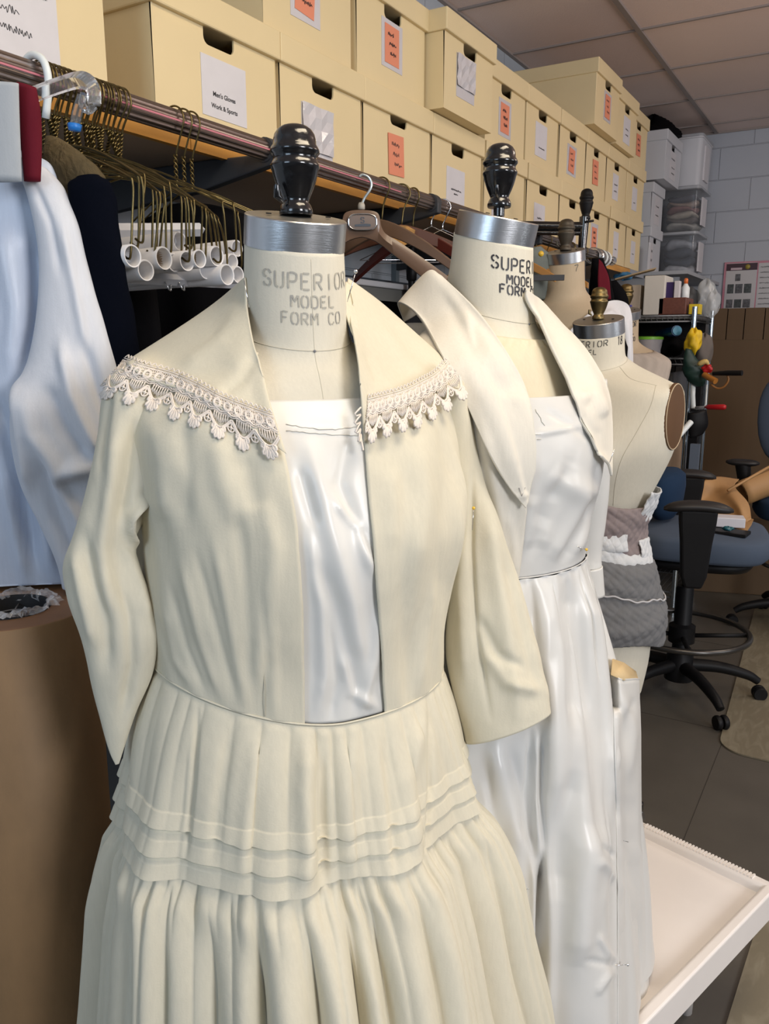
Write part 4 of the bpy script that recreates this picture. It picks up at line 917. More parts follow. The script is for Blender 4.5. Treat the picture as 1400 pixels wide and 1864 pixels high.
BV4 = bvh_of([o for o in bpy.data.objects if o.parent == d2])
pin_px(1055, 996, BV4, 1, -.35, .022, M_yellow, 'yellow headed pin at the waist of the white satin dress')
pin_px(1122, 1757, BV4, 1, .05, .034, M_chrome, 'silver pin low across the side seam of the white satin dress')
pin_px(1134, 1530, BV4, 1, -.3, .018, None, 'short bare pin halfway down the side panel of the white satin dress')
pin_px(1114, 830, BV4, .3, 1, .02, None, 'bare pin at the collar end beside the armhole of the white satin dress')
pin_px(950, 1620, BV4, 1, .2, .02, None, 'bare pin beside the skirt slit of the white satin dress')
# ================================================================ forms further back
f3 = Frame(1.97, .508, -39, dz=-.086, sA=1.18, lift=.046, plate=True)
r3 = thing('dress_form', 'bare canvas dress form with brass knob, grey quilted wadding bound round waist and hips', 'dress form', f3.base(), 'canvas dress forms')
form_body(f3, r3, M_canvas, n=208)
cap_and_knob(f3, r3, M_brass, .74, knob=KNOB)
neck_text(f3, r3, [('SUPERIOR', -4, 1.441, 52, .0130, .0020), ('MODEL', -2, 1.424, 26, .0110, .0018)], matt=mat('worn_ink', (.10, .10, .09), .8))
neck_text(f3, r3, [('18', 80, 1.436, 10, .018, .0024)], name='size_number')
ribbon_on(lambda a, b: body_pt(f3, a, b, .0002), [(a, 1.373) for a in np.linspace(0, 2*PI, 30)], .0006, 120).build('neck_seam', M_line, r3)
B3 = bvh_of([o for o in bpy.data.objects if o.parent == r3 and o.name.startswith('body')])
for nm, q in (('princess_seam', [(1194, 702), (1184, 740), (1160, 785), (1132, 835), (1120, 880), (1116, 920)]), ('shoulder_seam', [(1128, 668), (1150, 690), (1196, 702)])):
    p_ = [onto(B3, a, b, .0002, 2) for a, b in catmull([np.array(k, float) for k in q], 40)]; p_ = [k for k in p_ if k is not None]
    m = MB(); m.tube(p_, .0006, 5); m.build(nm, M_line, r3)
def armplate(fr, root, side=1, m_=None):
    """brown board set in the armhole"""
    c = fr(side*(.1625*fr.sA), .0, 1.243+fr.dz+fr.lift); up = np.array([0, 0, 1.]); fw_ = fr(0, 1, 0)-fr(0, 0, 0); out = (fr(side, 0, 0)-fr(0, 0, 0))
    R = []
    for k, (s_, o_) in enumerate(((1, -.010), (1, .006), (.95, .0085), (.0, .009))):
        R.append([c+up*(.076*s_*math.sin(a))+fw_*(.059*s_*math.cos(a))+out*o_*.4 for a in np.linspace(0, 2*PI, 41)[:-1]])
    m = MB(); m.rings(R, True, False); p = m.build('armhole_plate', m_ or mat('brown_board', (.125, .060, .024), .6, var=.15), root, angle=50)
    m = MB(); m.tube([c+up*(.074*math.sin(a))+fw_*(.0575*math.cos(a))+out*.003 for a in np.linspace(0, 2*PI, 41)[:-1]], .0013, 6, closed=True)
    m.build('armhole_rim', M_canvas2, root)
armplate(f3, r3, 1); armplate(f3, r3, -1)
form_stand(f3, r3, rot=1.15, r=.27, wires=True, zt=.50)
fq = lambda th, z, off=0: body_pt(f3, th, z, off)
wad = thing('wadding_wrap', 'grey quilted wadding bound round the hips of the bare form with brass knob', 'wadding', fq(PI/2, .8), 'wadding wraps on the bare form')
def wrap(name, mt, root, zt, zb, th0, th1, off, seed, ztilt=0, quilt=.0018, frayed=False, n=300, bl=.010):
    r = random.Random(seed); G = []; p1, p2 = r.uniform(0, 6), r.uniform(0, 6); rows = 44
    for i in range(rows):
        e = i/(rows-1); row = []
        for j in range(n):
            th = th0+(th1-th0)*j/(n-1); tz = ztilt*math.sin(th-.6)+.004*math.sin(5*th+p1)
            a, b = zt+tz, zb+tz*.7+.004*math.sin(4*th+p2)
            z = a+(b-a)*e; x = th*19+1.3*math.sin(z*45+p1); y = z*120+.9*math.sin(5*th+p2)
            q = quilt*1.6*(abs(math.sin(x+y))*abs(math.sin(x-y)))**.6+.0014*math.sin(z*150+3*math.sin(3*th+p1))+.0025*math.sin(z*60+2*th+p2)
            bulge = bl*math.sin(PI*min(1, max(0, e)))**.5
            row.append(fq(th, z, off+q+bulge+(.003*r.random() if frayed and i in (0, rows-1) else 0)))
        G.append(row)
    m = MB(); m.grid(G); return m.build(name, mt, root, solid=.003, off=0)
M_qgrey = cloth('grey_wadding', (.165, .168, .175), wr=.5, wscale=30, sheen=.4); M_qmauve = cloth('mauve_wadding', (.26, .215, .215), wr=.5, wscale=30, sheen=.4)
M_qwhite = cloth('white_wadding', (.66, .68, .70), wr=.5, wscale=26, sheen=.4)
wrap('upper_band', M_qgrey, wad, .905, .79, 0, 2*PI, .016, 1, .012, frayed=True)
wrap('lower_band', M_qgrey, wad, .822, .705, 0, 2*PI, .022, 2, .022, frayed=True)
m = MB(); m.tube([fq(th, .822+.022*math.sin(th-.6)+.003*math.sin(9*th)+.0015*math.sin(31*th), .034) for th in np.linspace(0, 2*PI, 200)[:-1]], .0022, 5, closed=True); m.build('frayed_edge', mat('frayed_thread', (.5, .5, .52), .9), wad)
wd2 = thing('wadding_wrap', 'mauve grey wadding bound tight round the waist of the bare form with brass knob', 'wadding', fq(PI/2, 1.0), 'wadding wraps on the bare form')
wrap('waist_band', M_qmauve, wd2, 1.035, .918, 0, 2*PI, .010, 3, .014)
wd3 = thing('wadding_wrap', 'white wadding strips tucked round the waist of the bare form with brass knob', 'wadding', fq(PI/2, .95), 'wadding wraps on the bare form')
wrap('front_strip', M_qwhite, wd3, .985, .932, PI*.17, PI*1.1, .016, 4, .012, quilt=.0012, bl=.006)
wrap('lower_strip', M_qwhite, wd3, .932, .893, 0, 2*PI, .014, 5, .006, quilt=.0010, bl=.006)
wrap('side_pad', M_qwhite, wd3, 1.075, 1.005, -PI*.35, PI*.10, .016, 6, .01, bl=.005)
wrap('side_pad', M_qwhite, wd3, .955, .90, -PI*.35, PI*.08, .018, 7, .01, bl=.005)

M_dull = mat('dull_bronze', (.10, .085, .065), .5, metal=.7)
f4 = Frame(2.75, .590, -35, dz=.155, sA=.95)
r4 = thing('dress_form', 'old tan dress form with dull bronze knob and a small 7 on its neck', 'dress form', f4.base(), 'canvas dress forms')
form_body(f4, r4, M_canvas2); cap_and_knob(f4, r4, M_dull, .98, knob=KNOB, r=.062)
neck_text(f4, r4, [('7', 58, 1.43, 10, .019, .0024)], name='size_number', matt=mat('worn_ink', (.10, .10, .09), .8)); neck_text(f4, r4, [('MODEL', -30, 1.41, 22, .0155, .0015)], matt=mat('ghost_ink', (.36, .29, .2), .9))
form_stand(f4, r4, rot=.8)
# white cloth draped over that form's shoulder
dr = thing('draped_white_cloth', 'white cloth draped over the shoulder of the old tan dress form', 'cloth', P(1110, 600, 2.6))
ctrl = [[(1010, 655, .14), (1020, 690, .15), (1035, 720, .15)], [(1035, 605, .12), (1045, 640, .14), (1050, 665, .14)], [(1070, 572, .08), (1080, 600, .10), (1085, 625, .10)], [(1110, 548, .03), (1115, 570, .06), (1110, 590, .07)], [(1140, 552, .04), (1133, 572, .07), (1122, 590, .08)], [(1150, 575, .05), (1142, 585, .08), (1132, 600, .08)], [(1151, 620, .07), (1146, 622, .09), (1141, 625, .09)], [(1152, 664, .08), (1147, 662, .10), (1142, 650, .10)], [(1153, 720, .08), (1150, 720, .10), (1146, 720, .10)]]
m = MB(); m.grid(creases(rest_on(patch(ctrl, 2.75, 60, 24), bvh_of([o for o in bpy.data.objects if o.parent == r4]), .012), [([(1060, 600), (1110, 570), (1138, 590), (1146, 660)], 6, .008)])); m.build('cloth', cloth('white_cotton', (.78, .78, .80), wr=.2), dr, solid=.003, off=0)

f5 = Frame(3.6, 1.035, -12, dz=.006, sA=1.1)
r5 = thing('dress_form', 'farthest tan dress form with a brass knob, black lettering peeping past the white sash', 'dress form', f5.base(), 'canvas dress forms')
form_body(f5, r5, M_canvas2); cap_and_knob(f5, r5, M_brass, 1.08, knob=KNOB, r=.066)
neck_text(f5, r5, [('SUPERIOR', 4, 1.430, 50, .0205, .0030), ('MODEL', 12, 1.400, 30, .0165, .0030), ('FORM CO', 12, 1.372, 36, .0165, .0030)])
form_stand(f5, r5, rot=.2, r=.2)
# paper pattern pinned on its chest
m = MB(); G = [[body_pt(f5, th, z, .006+.0016*math.sin(th*22+z*30)) for th in np.linspace(-.25, PI*.78, 60)] for z in np.linspace(1.06, 1.335, 30)]
m.grid(G); pt = tag(m.build('muslin_vest', cloth('vest_cloth', (.50, .44, .38), wr=.4), solid=.002), 'plain muslin vest toile pinned on the farthest tan dress form', 'garment')
# ================================================================ kraft paper roll
ctr = fh*1.10+rt*-.528; RT = 1.0; RR = .112
M_kraft = mat('kraft_paper', (.235, .14, .064), .62, var=.10, vscale=26, bump=.14, bscale=90, stretch=(1, 1, .5))
M_kraftend = mat('kraft_roll_end', (.26, .13, .055), .55, var=.2, vscale=10)
roll = thing('kraft_paper_roll', 'tall upright roll of brown kraft paper with a black core plug', 'paper roll', ctr)
m = MB(); m.lathe([(RR-.001, 0), (RR, .004), (RR, RT-.002), (RR-.0015, RT)], ctr, 96, cap0=True, cap1=False); m.build('paper', M_kraft, roll, angle=40)
m = MB(); pr = []
for i in range(19): rr = RR-.0015-(RR-.0535)*i/18; pr.append((rr, RT+(.0012 if i % 2 else 0)-.004*(i/18)))
m.lathe(pr, ctr, 96, cap0=False, cap1=False); m.build('wound_end', M_kraftend, roll)
m = MB(); m.lathe([(.052, RT-.004), (.050, RT+.002), (.048, RT-.002), (.048, RT-.10), (.0001, RT-.10)], ctr, 64, cap0=False); core = m.build('core_tube', mat('core_black', (.004, .004, .006), .7), roll, angle=40)
m = MB()
M_spoke = mat('grey_spoke', (.12, .12, .13), .45)
for k in range(6):
    a = k*PI/3+.25; d = np.array([math.cos(a), math.sin(a), 0]); m.tube([ctr+d*.020+np.array([0, 0, RT-.012]), ctr+d*.0475+np.array([0, 0, RT-.012])], .0011, 6)
m.tube([ctr+np.array([.020*math.cos(a), .020*math.sin(a), RT-.012]) for a in np.linspace(0, 2*PI, 31)[:-1]], .0012, 6, closed=True)
m.build('core_spokes', M_spoke, core)
m = MB(); rr_ = random.Random(4); R = []
for i in range(7):
    ring = []
    for j in range(90):
        a = 2*PI*j/90; r = .048+.014*i/6+(.0045*math.sin(a*13+i*1.3)+.003*math.sin(a*29-i*2)+rr_.uniform(-.0018, .0018))*(i/6+.2); z = RT-.004+.011*math.sin(PI*i/7.5)+rr_.uniform(-.0025, .0025)+.004*math.sin(a*7+i)
        ring.append(ctr+np.array([r*math.cos(a), r*math.sin(a), z]))
    R.append(ring)
M_film = mat('clear_film', (.85, .87, .92), .12, alpha=.26, spec=.8, coat=.5)
m.rings(R, False, False); m.build('plastic_film', M_film, roll, smooth=False)

# ================================================================ shirts and clothes at the left end of the rod
M_shirt = cloth('white_shirting', (.68, .70, .75), wr=.35, var=.02, rough=.6, spec=.4)
M_shirt2 = cloth('white_shirt_satin', (.60, .67, .80), wr=.35, var=.02, rough=.42, spec=.5)
def lift_hem(R, z=1.007): return [[np.array([p[0], p[1], max(p[2], z+.002*math.sin(40*p[0]))]) for p in r] for r in R]
shirt = thing('white_shirt', 'white shirt hanging at the left edge, its long sleeve folded beside the kraft roll', 'shirt', P(60, 300, 1.3))
R = loft_px(1.20, [(-150, 256, 50, 276, .0, .15), (-190, 290, 100, 312, .0, .2), (-200, 420, 120, 430, .0, .2), (-200, 600, 120, 600, .0, .2), (-200, 800, 125, 800, .0, .22), (-200, 960, 135, 960, .0, .22), (-200, 1110, 150, 1110, .0, .22)], 110, 120, wrk(21, .012, 7, 2))
R = creases([r+[r[0]] for r in R], [([(0, 400), (30, 560), (20, 700)], 20, .012), ([(60, 420), (70, 600), (40, 680)], 16, -.012), ([(-20, 700), (40, 860), (60, 1040)], 14, -.012), ([(20, 780), (70, 900), (100, 1050)], 12, .012), ([(0, 850), (30, 960), (50, 1060)], 10, .01), ([(0, 300), (60, 330), (105, 400)], 8, .004)])
R = lift_hem(R)
m = MB(); m.rings([r[:-1] for r in R], True, True); m.build('shirt_body', M_shirt2, shirt)
R = loft_px(1.17, [(0, 268, 84, 306, .0, .4), (30, 308, 118, 345, .0, .45), (56, 380, 142, 408, .01, .5), (70, 460, 162, 486, .01, .5), (70, 560, 192, 590, .01, .5), (52, 650, 220, 690, .01, .5), (24, 720, 234, 770, .015, .45), (20, 800, 226, 840, .015, .45), (40, 880, 210, 905, .01, .4), (75, 960, 200, 970, .01, .4), (105, 1030, 196, 1030, .01, .4), (120, 1110, 196, 1110, .0, .4)], 130, 110, wrk(22, .03, 8, 3))
R = creases([r+[r[0]] for r in R], [([(42, 700), (60, 790), (110, 860), (180, 850)], 16, .014), ([(80, 700), (120, 780), (165, 840)], 13, -.012), ([(110, 620), (130, 720), (170, 810), (200, 830)], 12, .012), ([(65, 830), (100, 930), (140, 1040)], 12, -.012), ([(90, 850), (140, 940), (170, 1030)], 10, .010), ([(110, 400), (135, 520), (160, 650)], 9, .005), ([(60, 330), (90, 400), (110, 500)], 7, -.004), ([(30, 690), (40, 800), (55, 900)], 9, .010), ([(150, 620), (180, 720), (205, 780)], 10, -.008)])
R = lift_hem(R)
m = MB(); m.rings([r[:-1] for r in R], True, True); m.build('sleeve', M_shirt, shirt)

zr = H+.386
M_red = cloth('dark_red_wool', (.12, .003, .013), wr=.2, sheen=.2, slub=False); M_grey = cloth('pale_grey_wool', (.42, .45, .48), wr=.3, sheen=.3)
gj = thing('grey_garment', 'pale grey garment edge hanging above the white shirt at the left photo edge', 'garment', PX(10, 160, -1.0))
m = MB(); m.rings(loft_px(1.12, [(-60, 150, 34, 152, 0, .25), (-60, 220, 36, 225, 0, .25), (-60, 330, 40, 330, 0, .25)], 20, 40)); m.build('garment_body', M_grey, gj)
rj = thing('dark_red_garment', 'dark red garment edge hanging between the grey garment and the wire hangers', 'garment', PX(50, 160, -1.0))
m = MB(); m.rings(loft_px(1.14, [(30, 150, 66, 160, 0, .6), (34, 200, 74, 205, 0, .6), (38, 260, 76, 262, 0, .6), (44, 330, 74, 330, 0, .6)], 20, 40)); m.build('garment_body', M_red, rj)
# white plastic hanger hook
hw_ = thing('white_hanger_hook', 'thick white plastic hanger hook over the left end of the rod', 'hanger', (-1.1, .84, zr))
m = MB(); m.tube(catmull([np.array([-1.125, .845, zr-.01]), np.array([-1.12, .845, zr+.016]), np.array([-1.10, .845, zr+.028]), np.array([-1.075, .845, zr+.016]), np.array([-1.068, .845, zr-.015]), np.array([-1.08, .845, zr-.06])], 20), .0055, 10); m.build('hook', mat('white_plastic', (.75, .80, .80), .3), hw_)

# ---- wire tube hangers
tips = [((240, 322), (238, 462)), ((250, 312), (252, 440)), ((262, 315), (248, 470)), ((276, 338), (276, 468)), ((290, 345), (282, 455)), ((298, 338), (302, 482)), ((308, 328), (312, 452)), ((328, 348), (330, 470)), ((340, 356), (345, 468)), ((352, 360), (350, 445)), ((366, 368), (365, 472)), ((376, 374), (386, 455)), ((390, 386), (402, 470)), ((404, 364), (414, 492)), ((424, 366), (430, 450)), ((432, 382), (440, 480))]
tips += [((tips[i][0][0]+7, tips[i][0][1]+6), (tips[i][1][0]+9, tips[i][1][1]-14+(i*7) % 20)) for i in (1, 3, 4, 7, 8, 10, 11, 12)]
for k, ((tx, ty), (bx_, by)) in enumerate(tips):
    y = .855+.150*k/15 if k < 16 else .862+.140*(k-16)/8; A_ = PX(tx, ty, -.90-.012*(k % 4)); B_ = PX(bx_, by, -.905-.012*(k % 4)); nb = np.array([-1.1+.02*math.sin(k*3.3), y+.010*math.sin(k*1.7), H+.285+.016*math.sin(k*2.1)])
    t = thing('wire_hanger', 'bronze wire hanger with twisted neck, bunched with others at the left of the rod', 'hanger', (-1.1, y, zr), 'bunched bronze wire hangers')
    m = MB(); c = np.array([-1.1, y, zr]); pts = [c+np.array([-.026, 0, -.004])]+[c+np.array([.024*math.cos(a), .003*math.sin(k), .024*math.sin(a)]) for a in np.linspace(PI, -.4, 9)]+[c+np.array([.006, 0, -.035]), np.array([-1.1, y, zr-.05])]
    m.tube(catmull(pts, 30), .0017, 6); m.build('hook', M_wire, t)
    m = MB(); top = np.array([-1.1, y, zr-.045]); L_ = top-nb
    for ph_ in (0, PI): m.tube([nb+L_*(i/36)+np.array([.0026*math.cos(i/36*30+ph_), .0026*math.sin(i/36*30+ph_), 0]) for i in range(37)], .0016, 5)
    m.build('twisted_neck', M_wire, t)
    m = MB(); mid = nb+(A_-nb)*.5+np.array([0, 0, .010])
    m.tube(catmull([nb, nb+(A_-nb)*.15+np.array([0, 0, .004]), mid, A_+np.array([-.012, 0, .004]), A_+np.array([.001, 0, -.010]), A_+(B_-A_)*.5+np.array([.002, 0, 0]), B_, B_+np.array([-.006, 0, -.006]), B_+np.array([-.016, 0, .0])], 46), .0017, 6)
    q = nb+np.array([-(A_[0]-nb[0]), nb[1]-A_[1], A_[2]-nb[2]])
    m.tube(catmull([nb, nb+(q-nb)*.5+np.array([0, 0, .01]), q, q+np.array([0, 0, -.12])], 24), .0017, 6)
    m.build('shoulder_wire', M_wire, t)
for k, (y, dz_) in enumerate(((1.125, 0), (1.145, .004), (1.165, -.004))):
    t = thing('wire_hanger', 'bronze wire hanger with twisted neck hanging alone with two others left of the bracket', 'hanger', (-1.1, y, zr), 'three bronze wire hangers beside the bracket')
    c = np.array([-1.1, y, zr]); m = MB(); m.tube(catmull([c+np.array([-.025, 0, -.01])]+[c+np.array([.024*math.cos(a), 0, .024*math.sin(a)]) for a in np.linspace(PI, -.5, 9)]+[c+np.array([.008, 0, -.04]), c+np.array([0, 0, -.06])], 26), .0017, 6); m.build('hook', M_wire, t)
    m = MB()
    for ph_ in (0, PI): m.tube([c+np.array([.0026*math.cos(i*.8+ph_), .0026*math.sin(i*.8+ph_), -.055-.055*i/24]) for i in range(25)], .0016, 5)
    m.build('twisted_neck', M_wire, t)
    m = MB(); b = c+np.array([0, 0, -.11]); m.tube(catmull([b+np.array([-.2, 0, -.10]), b+np.array([-.08, 0, -.03]), b, b+np.array([.08, .10, -.035]), b+np.array([.17, .24, -.10])], 24), .0015, 6); m.build('shoulder_wire', M_wire, t)
# ---- card tubes carried by the hangers
M_tube = mat('white_card_tube', (.74, .74, .76), .55, var=.05, vscale=30); M_bore = mat('raw_card', (.42, .33, .24), .8)
for k, (px, py, r, x, L_) in enumerate(((242, 466, .0158, -.90, .055), (266, 492, .0150, -.905, .08), (299, 470, .0165, -.90, .16), (318, 478, .0140, -.92, .3), (341, 475, .0150, -.905, .4), (364, 471, .0140, -.90, .4), (328, 439, .0150, -.95, .42), (395, 466, .0155, -.91, .42), (375, 492, .0140, -.93, .42), (414, 500, .0165, -.90, .42), (424, 476, .0130, -.93, .42), (311, 437, .0120, -.97, .4), (434, 500, .0140, -.92, .4), (432, 452, .0140, -.95, .42))):
    p = PX(px, py, x); rr_ = random.Random(k); dy = rr_.uniform(-.05, .02); d = np.array([1, dy, rr_.uniform(-.02, .03)]); d /= np.linalg.norm(d)
    t = thing('card_tube', 'white cardboard tube with an open end, lying in the wire hangers', 'tube', p-d*L_/2, 'white card tubes on the wire hangers')
    m = MB(); m.lathe([(r, -L_), (r, -.001), (r-.0005, 0), (r-.0022, -.0005), (r-.0026, -.003), (r-.0026, -min(.12, L_*.8))], p, 32, d, cap0=True, cap1=False); m.build('tube_wall', M_tube, t, angle=50)
    m = MB(); m.lathe([(r-.0024, -.0045), (r-.0030, -.05), (r-.0030, -L_+.01)], p, 28, d, cap0=False, cap1=True); m.build('bore', M_bore if k in (2, 5, 11) else M_tube, t)
# flat trays of white card beneath the tubes
wt = thing('white_hanger_bar', 'flat pale bar with two small hooks hanging below the card tubes', 'hanger bar', PX(320, 510, -1.0))
m = MB(); a = PX(238, 505, -.98); b = PX(430, 516, -.98); m.tube([a, b], .009, 4, cap=True); m.tube([a+np.array([-.05, 0, .012]), b+np.array([-.05, 0, .012])], .009, 4); m.build('bar', mat('pale_bar', (.55, .56, .6), .5), wt, smooth=False)
m = MB()
for px in (300, 325): p = PX(px, 512, -.975); m.tube(catmull([p, p+np.array([.004, .004, -.012]), p+np.array([.0, .012, -.014]), p+np.array([-.002, .014, -.004])], 12), .0014, 6)
m.build('small_hook', M_chrome, wt)
wf = tag(MB().tube([PX(210, 420, -1.12), PX(365, 418, -1.12)], .012, 4).build('folded_white_strip', mat('pale_bar2', (.60, .61, .64), .5), smooth=False), 'folded pale strip lying across behind the wire hangers above the card tubes', 'strip')
# ---- acrylic display arm
M_acr = mat('clear_acrylic', (.93, .95, .97), .05, trans=.92, ior=1.45)
ah = thing('acrylic_hanger', 'clear acrylic hanger arm with a blue tip crossing the wire hanger hooks', 'hanger', P(120, 170, 1.16))
m = MB(); m.tube(catmull([P(62, 172, 1.16), P(100, 158, 1.14), P(140, 146, 1.12), P(160, 150, 1.11), P(170, 165, 1.11), P(172, 190, 1.11)], 24), .0105, 4); m.tube(catmull([P(150, 175, 1.12), P(142, 200, 1.12), P(136, 228, 1.12)], 8), .0075, 4); m.tube(catmull([P(172, 192, 1.11), P(160, 202, 1.11), P(150, 190, 1.115), P(152, 172, 1.12)], 10), .005, 6)
m.build('arm', M_acr, ah, smooth=False)
m = MB(); m.tube([P(136, 226, 1.12), P(136, 238, 1.12)], [.009, .0075], 8); m.build('blue_tip', mat('blue_paint', (.02, .20, .62), .4), ah)
# ---- dark clothes
M_darknavy = cloth('navy_black_satin', (.003, .004, .008), rough=.9, wr=.6, sheen=0, slub=False, spec=.03); M_blackc = cloth('black_wool', (.004, .004, .005), wr=.3, sheen=0, slub=False, spec=.08)
M_brown = cloth('brown_brocade', (.10, .075, .038), wr=.9, var=.8, wscale=60, spec=.2, slub=False)
bl = thing('brown_lace_garment', 'brown lace garment shoulder over the black satin sleeve beside the white shirt', 'garment', PX(140, 300, -1.0))
R = loft_px(1.24, [(82, 252, 120, 262, .0, .5), (80, 280, 160, 290, .02, .5), (95, 315, 190, 322, .03, .5), (118, 350, 180, 352, .03, .5), (125, 390, 170, 390, .02, .5)], 50, 60, wrk(31, .05)); m = MB(); m.rings(R, True, True); m.build('garment_shoulder', M_brown, bl)
js = thing('black_satin_garment', 'black satin garment with a long sleeve hanging right of the white shirt', 'garment', P(190, 500, 1.24))
R = loft_px(1.20, [(140, 322, 180, 318, .03, .6), (125, 345, 205, 340, .03, .6), (140, 420, 216, 410, .03, .6), (165, 520, 232, 515, .03, .6), (185, 620, 250, 620, .03, .6), (195, 780, 270, 780, .03, .6), (200, 980, 290, 980, .03, .6)], 80, 70, wrk(33, .06)); m = MB(); m.rings(R, True, True); m.build('sleeve', M_darknavy, js)
bc = thing('black_coat', 'black coat hanging behind the wire hangers and card tubes', 'coat', (-1.25, 1.35, 1.4))
R = []
for k, (z, hx, cy, hy) in enumerate(((1.665, .02, 1.40, .03), (1.655, .08, 1.40, .07), (1.62, .17, 1.41, .10), (1.57, .225, 1.42, .115), (1.50, .235, 1.42, .12), (1.3, .235, 1.42, .125), (1.0, .24, 1.42, .13), (.6, .25, 1.42, .14))):
    R.append([np.array([-1.32+hx*math.cos(a)*(1+.02*math.sin(6*a+k)), cy+hy*math.sin(a)*(1+.06*math.sin(9*a)), z]) for a in np.linspace(0, 2*PI, 73)[:-1]])
m = MB(); m.rings(R); m.build('coat_body', M_blackc, bc, sub=1)
for k, (y, mt, lb) in enumerate(((1.12, M_blackc, 'black garment hanging close behind the black satin sleeve'), (1.62, M_blackc, 'black garment hanging deep behind the nearest form neck'),)):
    t = thing('black_garment', lb, 'garment', (-1.3, y, 1.3)); R = []
    for z, hx, hy in ((1.60, .03, .02), (1.58, .10, .04), (1.53, .19, .055), (1.4, .2, .06), (1.0, .21, .07), (.5, .21, .07)):
        R.append([np.array([-1.36+hx*math.cos(a), y+hy*math.sin(a)*(1+.1*math.sin(8*a)), z]) for a in np.linspace(0, 2*PI, 49)[:-1]])
    m = MB(); m.rings(R); m.build('garment_body', mt, t, sub=1)
# long dark clothes rail filling the wall under the shelf (between and behind the forms)
rr_ = random.Random(12)
M_dkg = cloth('charcoal_wool', (.035, .037, .042), wr=.3, slub=False); M_grn = cloth('grey_green_cotton', (.20, .22, .20), wr=.5); M_tan = cloth('tan_cotton', (.30, .22, .14), wr=.4)
row = [(2.62, M_dkg, 'charcoal'), (2.70, M_blackc, 'black'), (2.80, M_dkg, 'charcoal'), (2.90, M_blackc, 'black'), (3.02, M_dkg, 'charcoal'), (3.14, M_blackc, 'black'), (3.30, M_dkg, 'charcoal'), (3.46, M_blackc, 'black')]
for k, (y, mt, cn) in enumerate(row):
    t = thing('dark_garment', 'dark garment hanging in the row under the far shelf behind the second form', 'garment', (-1.25, y, 1.2), 'dark garments under the far shelf'); R = []
    tp = 1.60
    for z, hx, hy in ((tp, .02, .015), (tp-.02, .08, .03), (tp-.07, .17, .045), (tp-.2, .19, .05), (1.0, .2, .055), (.45, .2, .055)):
        R.append([np.array([-1.34+hx*.8*math.cos(a), y+hy*math.sin(a)*(1+.12*math.sin(7*a+k)), z]) for a in np.linspace(0, 2*PI, 41)[:-1]])
    m = MB(); m.rings(R); m.build('garment_body', mt, t, sub=1)
    m = MB(); c = np.array([-1.1, y, zr]); m.tube(catmull([c+np.array([-.022, 0, -.004])]+[c+np.array([.021*math.cos(a), 0, .021*math.sin(a)]) for a in np.linspace(PI, -.4, 8)]+[c+np.array([.004, 0, -.035]), np.array([-1.12, y, tp-.01])], 22), .0018, 6); m.build('hook', M_wire, t)
# ---- suit hanger facing the camera
M_hbrown = mat('brown_plastic', (.16, .095, .060), .32, var=.08, coat=.2)
sh_ = thing('suit_hanger', 'wide brown plastic suit hanger with an oval metal badge right of the nearest form neck', 'hanger', P(658, 340, 2.02))
def HP(px, py, t=0): return P(px, py, 2.02-t)
top = catmull([HP(629, 388), HP(640, 384), HP(660, 383), HP(680, 385), HP(690, 392), HP(694, 412), HP(702, 426), HP(722, 438), HP(752, 458), HP(786, 482), HP(816, 504)], 50)
bot = catmull([HP(608, 440), HP(622, 436), HP(640, 432), HP(660, 432), HP(676, 436), HP(688, 442), HP(702, 452), HP(722, 468), HP(748, 488), HP(775, 510), HP(800, 530)], 50)
c_ = fh*.010; R = []
for a, b in zip(top, bot): mid_ = (a+b)/2; R.append([a-c_*.6, mid_-c_*1.3, b-c_*.6, b+c_*.8, mid_+c_, a+c_*.8])
m = MB(); m.rings(R)
# mirrored left shoulder, behind the nearest form
cx = HP(658, 400); R2 = [[np.asarray(cx)+((p-cx)-2*((p-cx)@rt)*rt) for p in r] for r in R[10:]]
m.rings(R2); m.build('hanger_body', M_hbrown, sh_, angle=50)
m = MB(); oc = HP(660, 404, .018); ov = [oc+rt*(.033*np.sign(math.cos(a))*abs(math.cos(a))**.6)+np.array([0, 0, .0175*np.sign(math.sin(a))*abs(math.sin(a))**.7]) for a in np.linspace(0, 2*PI, 37)[:-1]]
m.tube(ov, .0022, 8, closed=True); bdg = m.build('badge_rim', M_chrome, sh_)
m = MB(); m.rings([[p+(oc-p)*.06 for p in ov], [oc-fh*.001+(p-oc)*.02 for p in ov]], False, True); m.build('badge_plate', mat('badge_bronze', (.28, .22, .19), .35, metal=.6), sh_)
m = MB(); stencil(m, 'S', -.005, -.002, .010, .012, 0, .0022, lambda x, y: oc+rt*x+np.array([0, 0, y])-fh*.002); m.add([oc+rt*a+np.array([0, 0, b])-fh*.002 for a, b in ((-.018, -.010), (.019, -.010), (.019, -.005), (.006, -.004), (-.018, -.006))], [(0, 1, 2, 3, 4)]); m.build('badge_mark', M_chrome, sh_, smooth=False)
m = MB(); m.lathe([(.006, 0), (.0085, .002), (.0085, .010), (.006, .016)], HP(658, 382), 16); m.build('collar_nut', mat('pale_nut', (.45, .42, .36), .4), sh_)
m = MB(); m.tube(catmull([HP(658, 374), HP(664, 360), HP(674, 345), HP(676, 332), HP(670, 322), HP(660, 318), HP(654, 322)], 24), .0032, 8); m.build('hook', mat('pale_steel', (.62, .70, .72), .25, metal=.7), sh_)
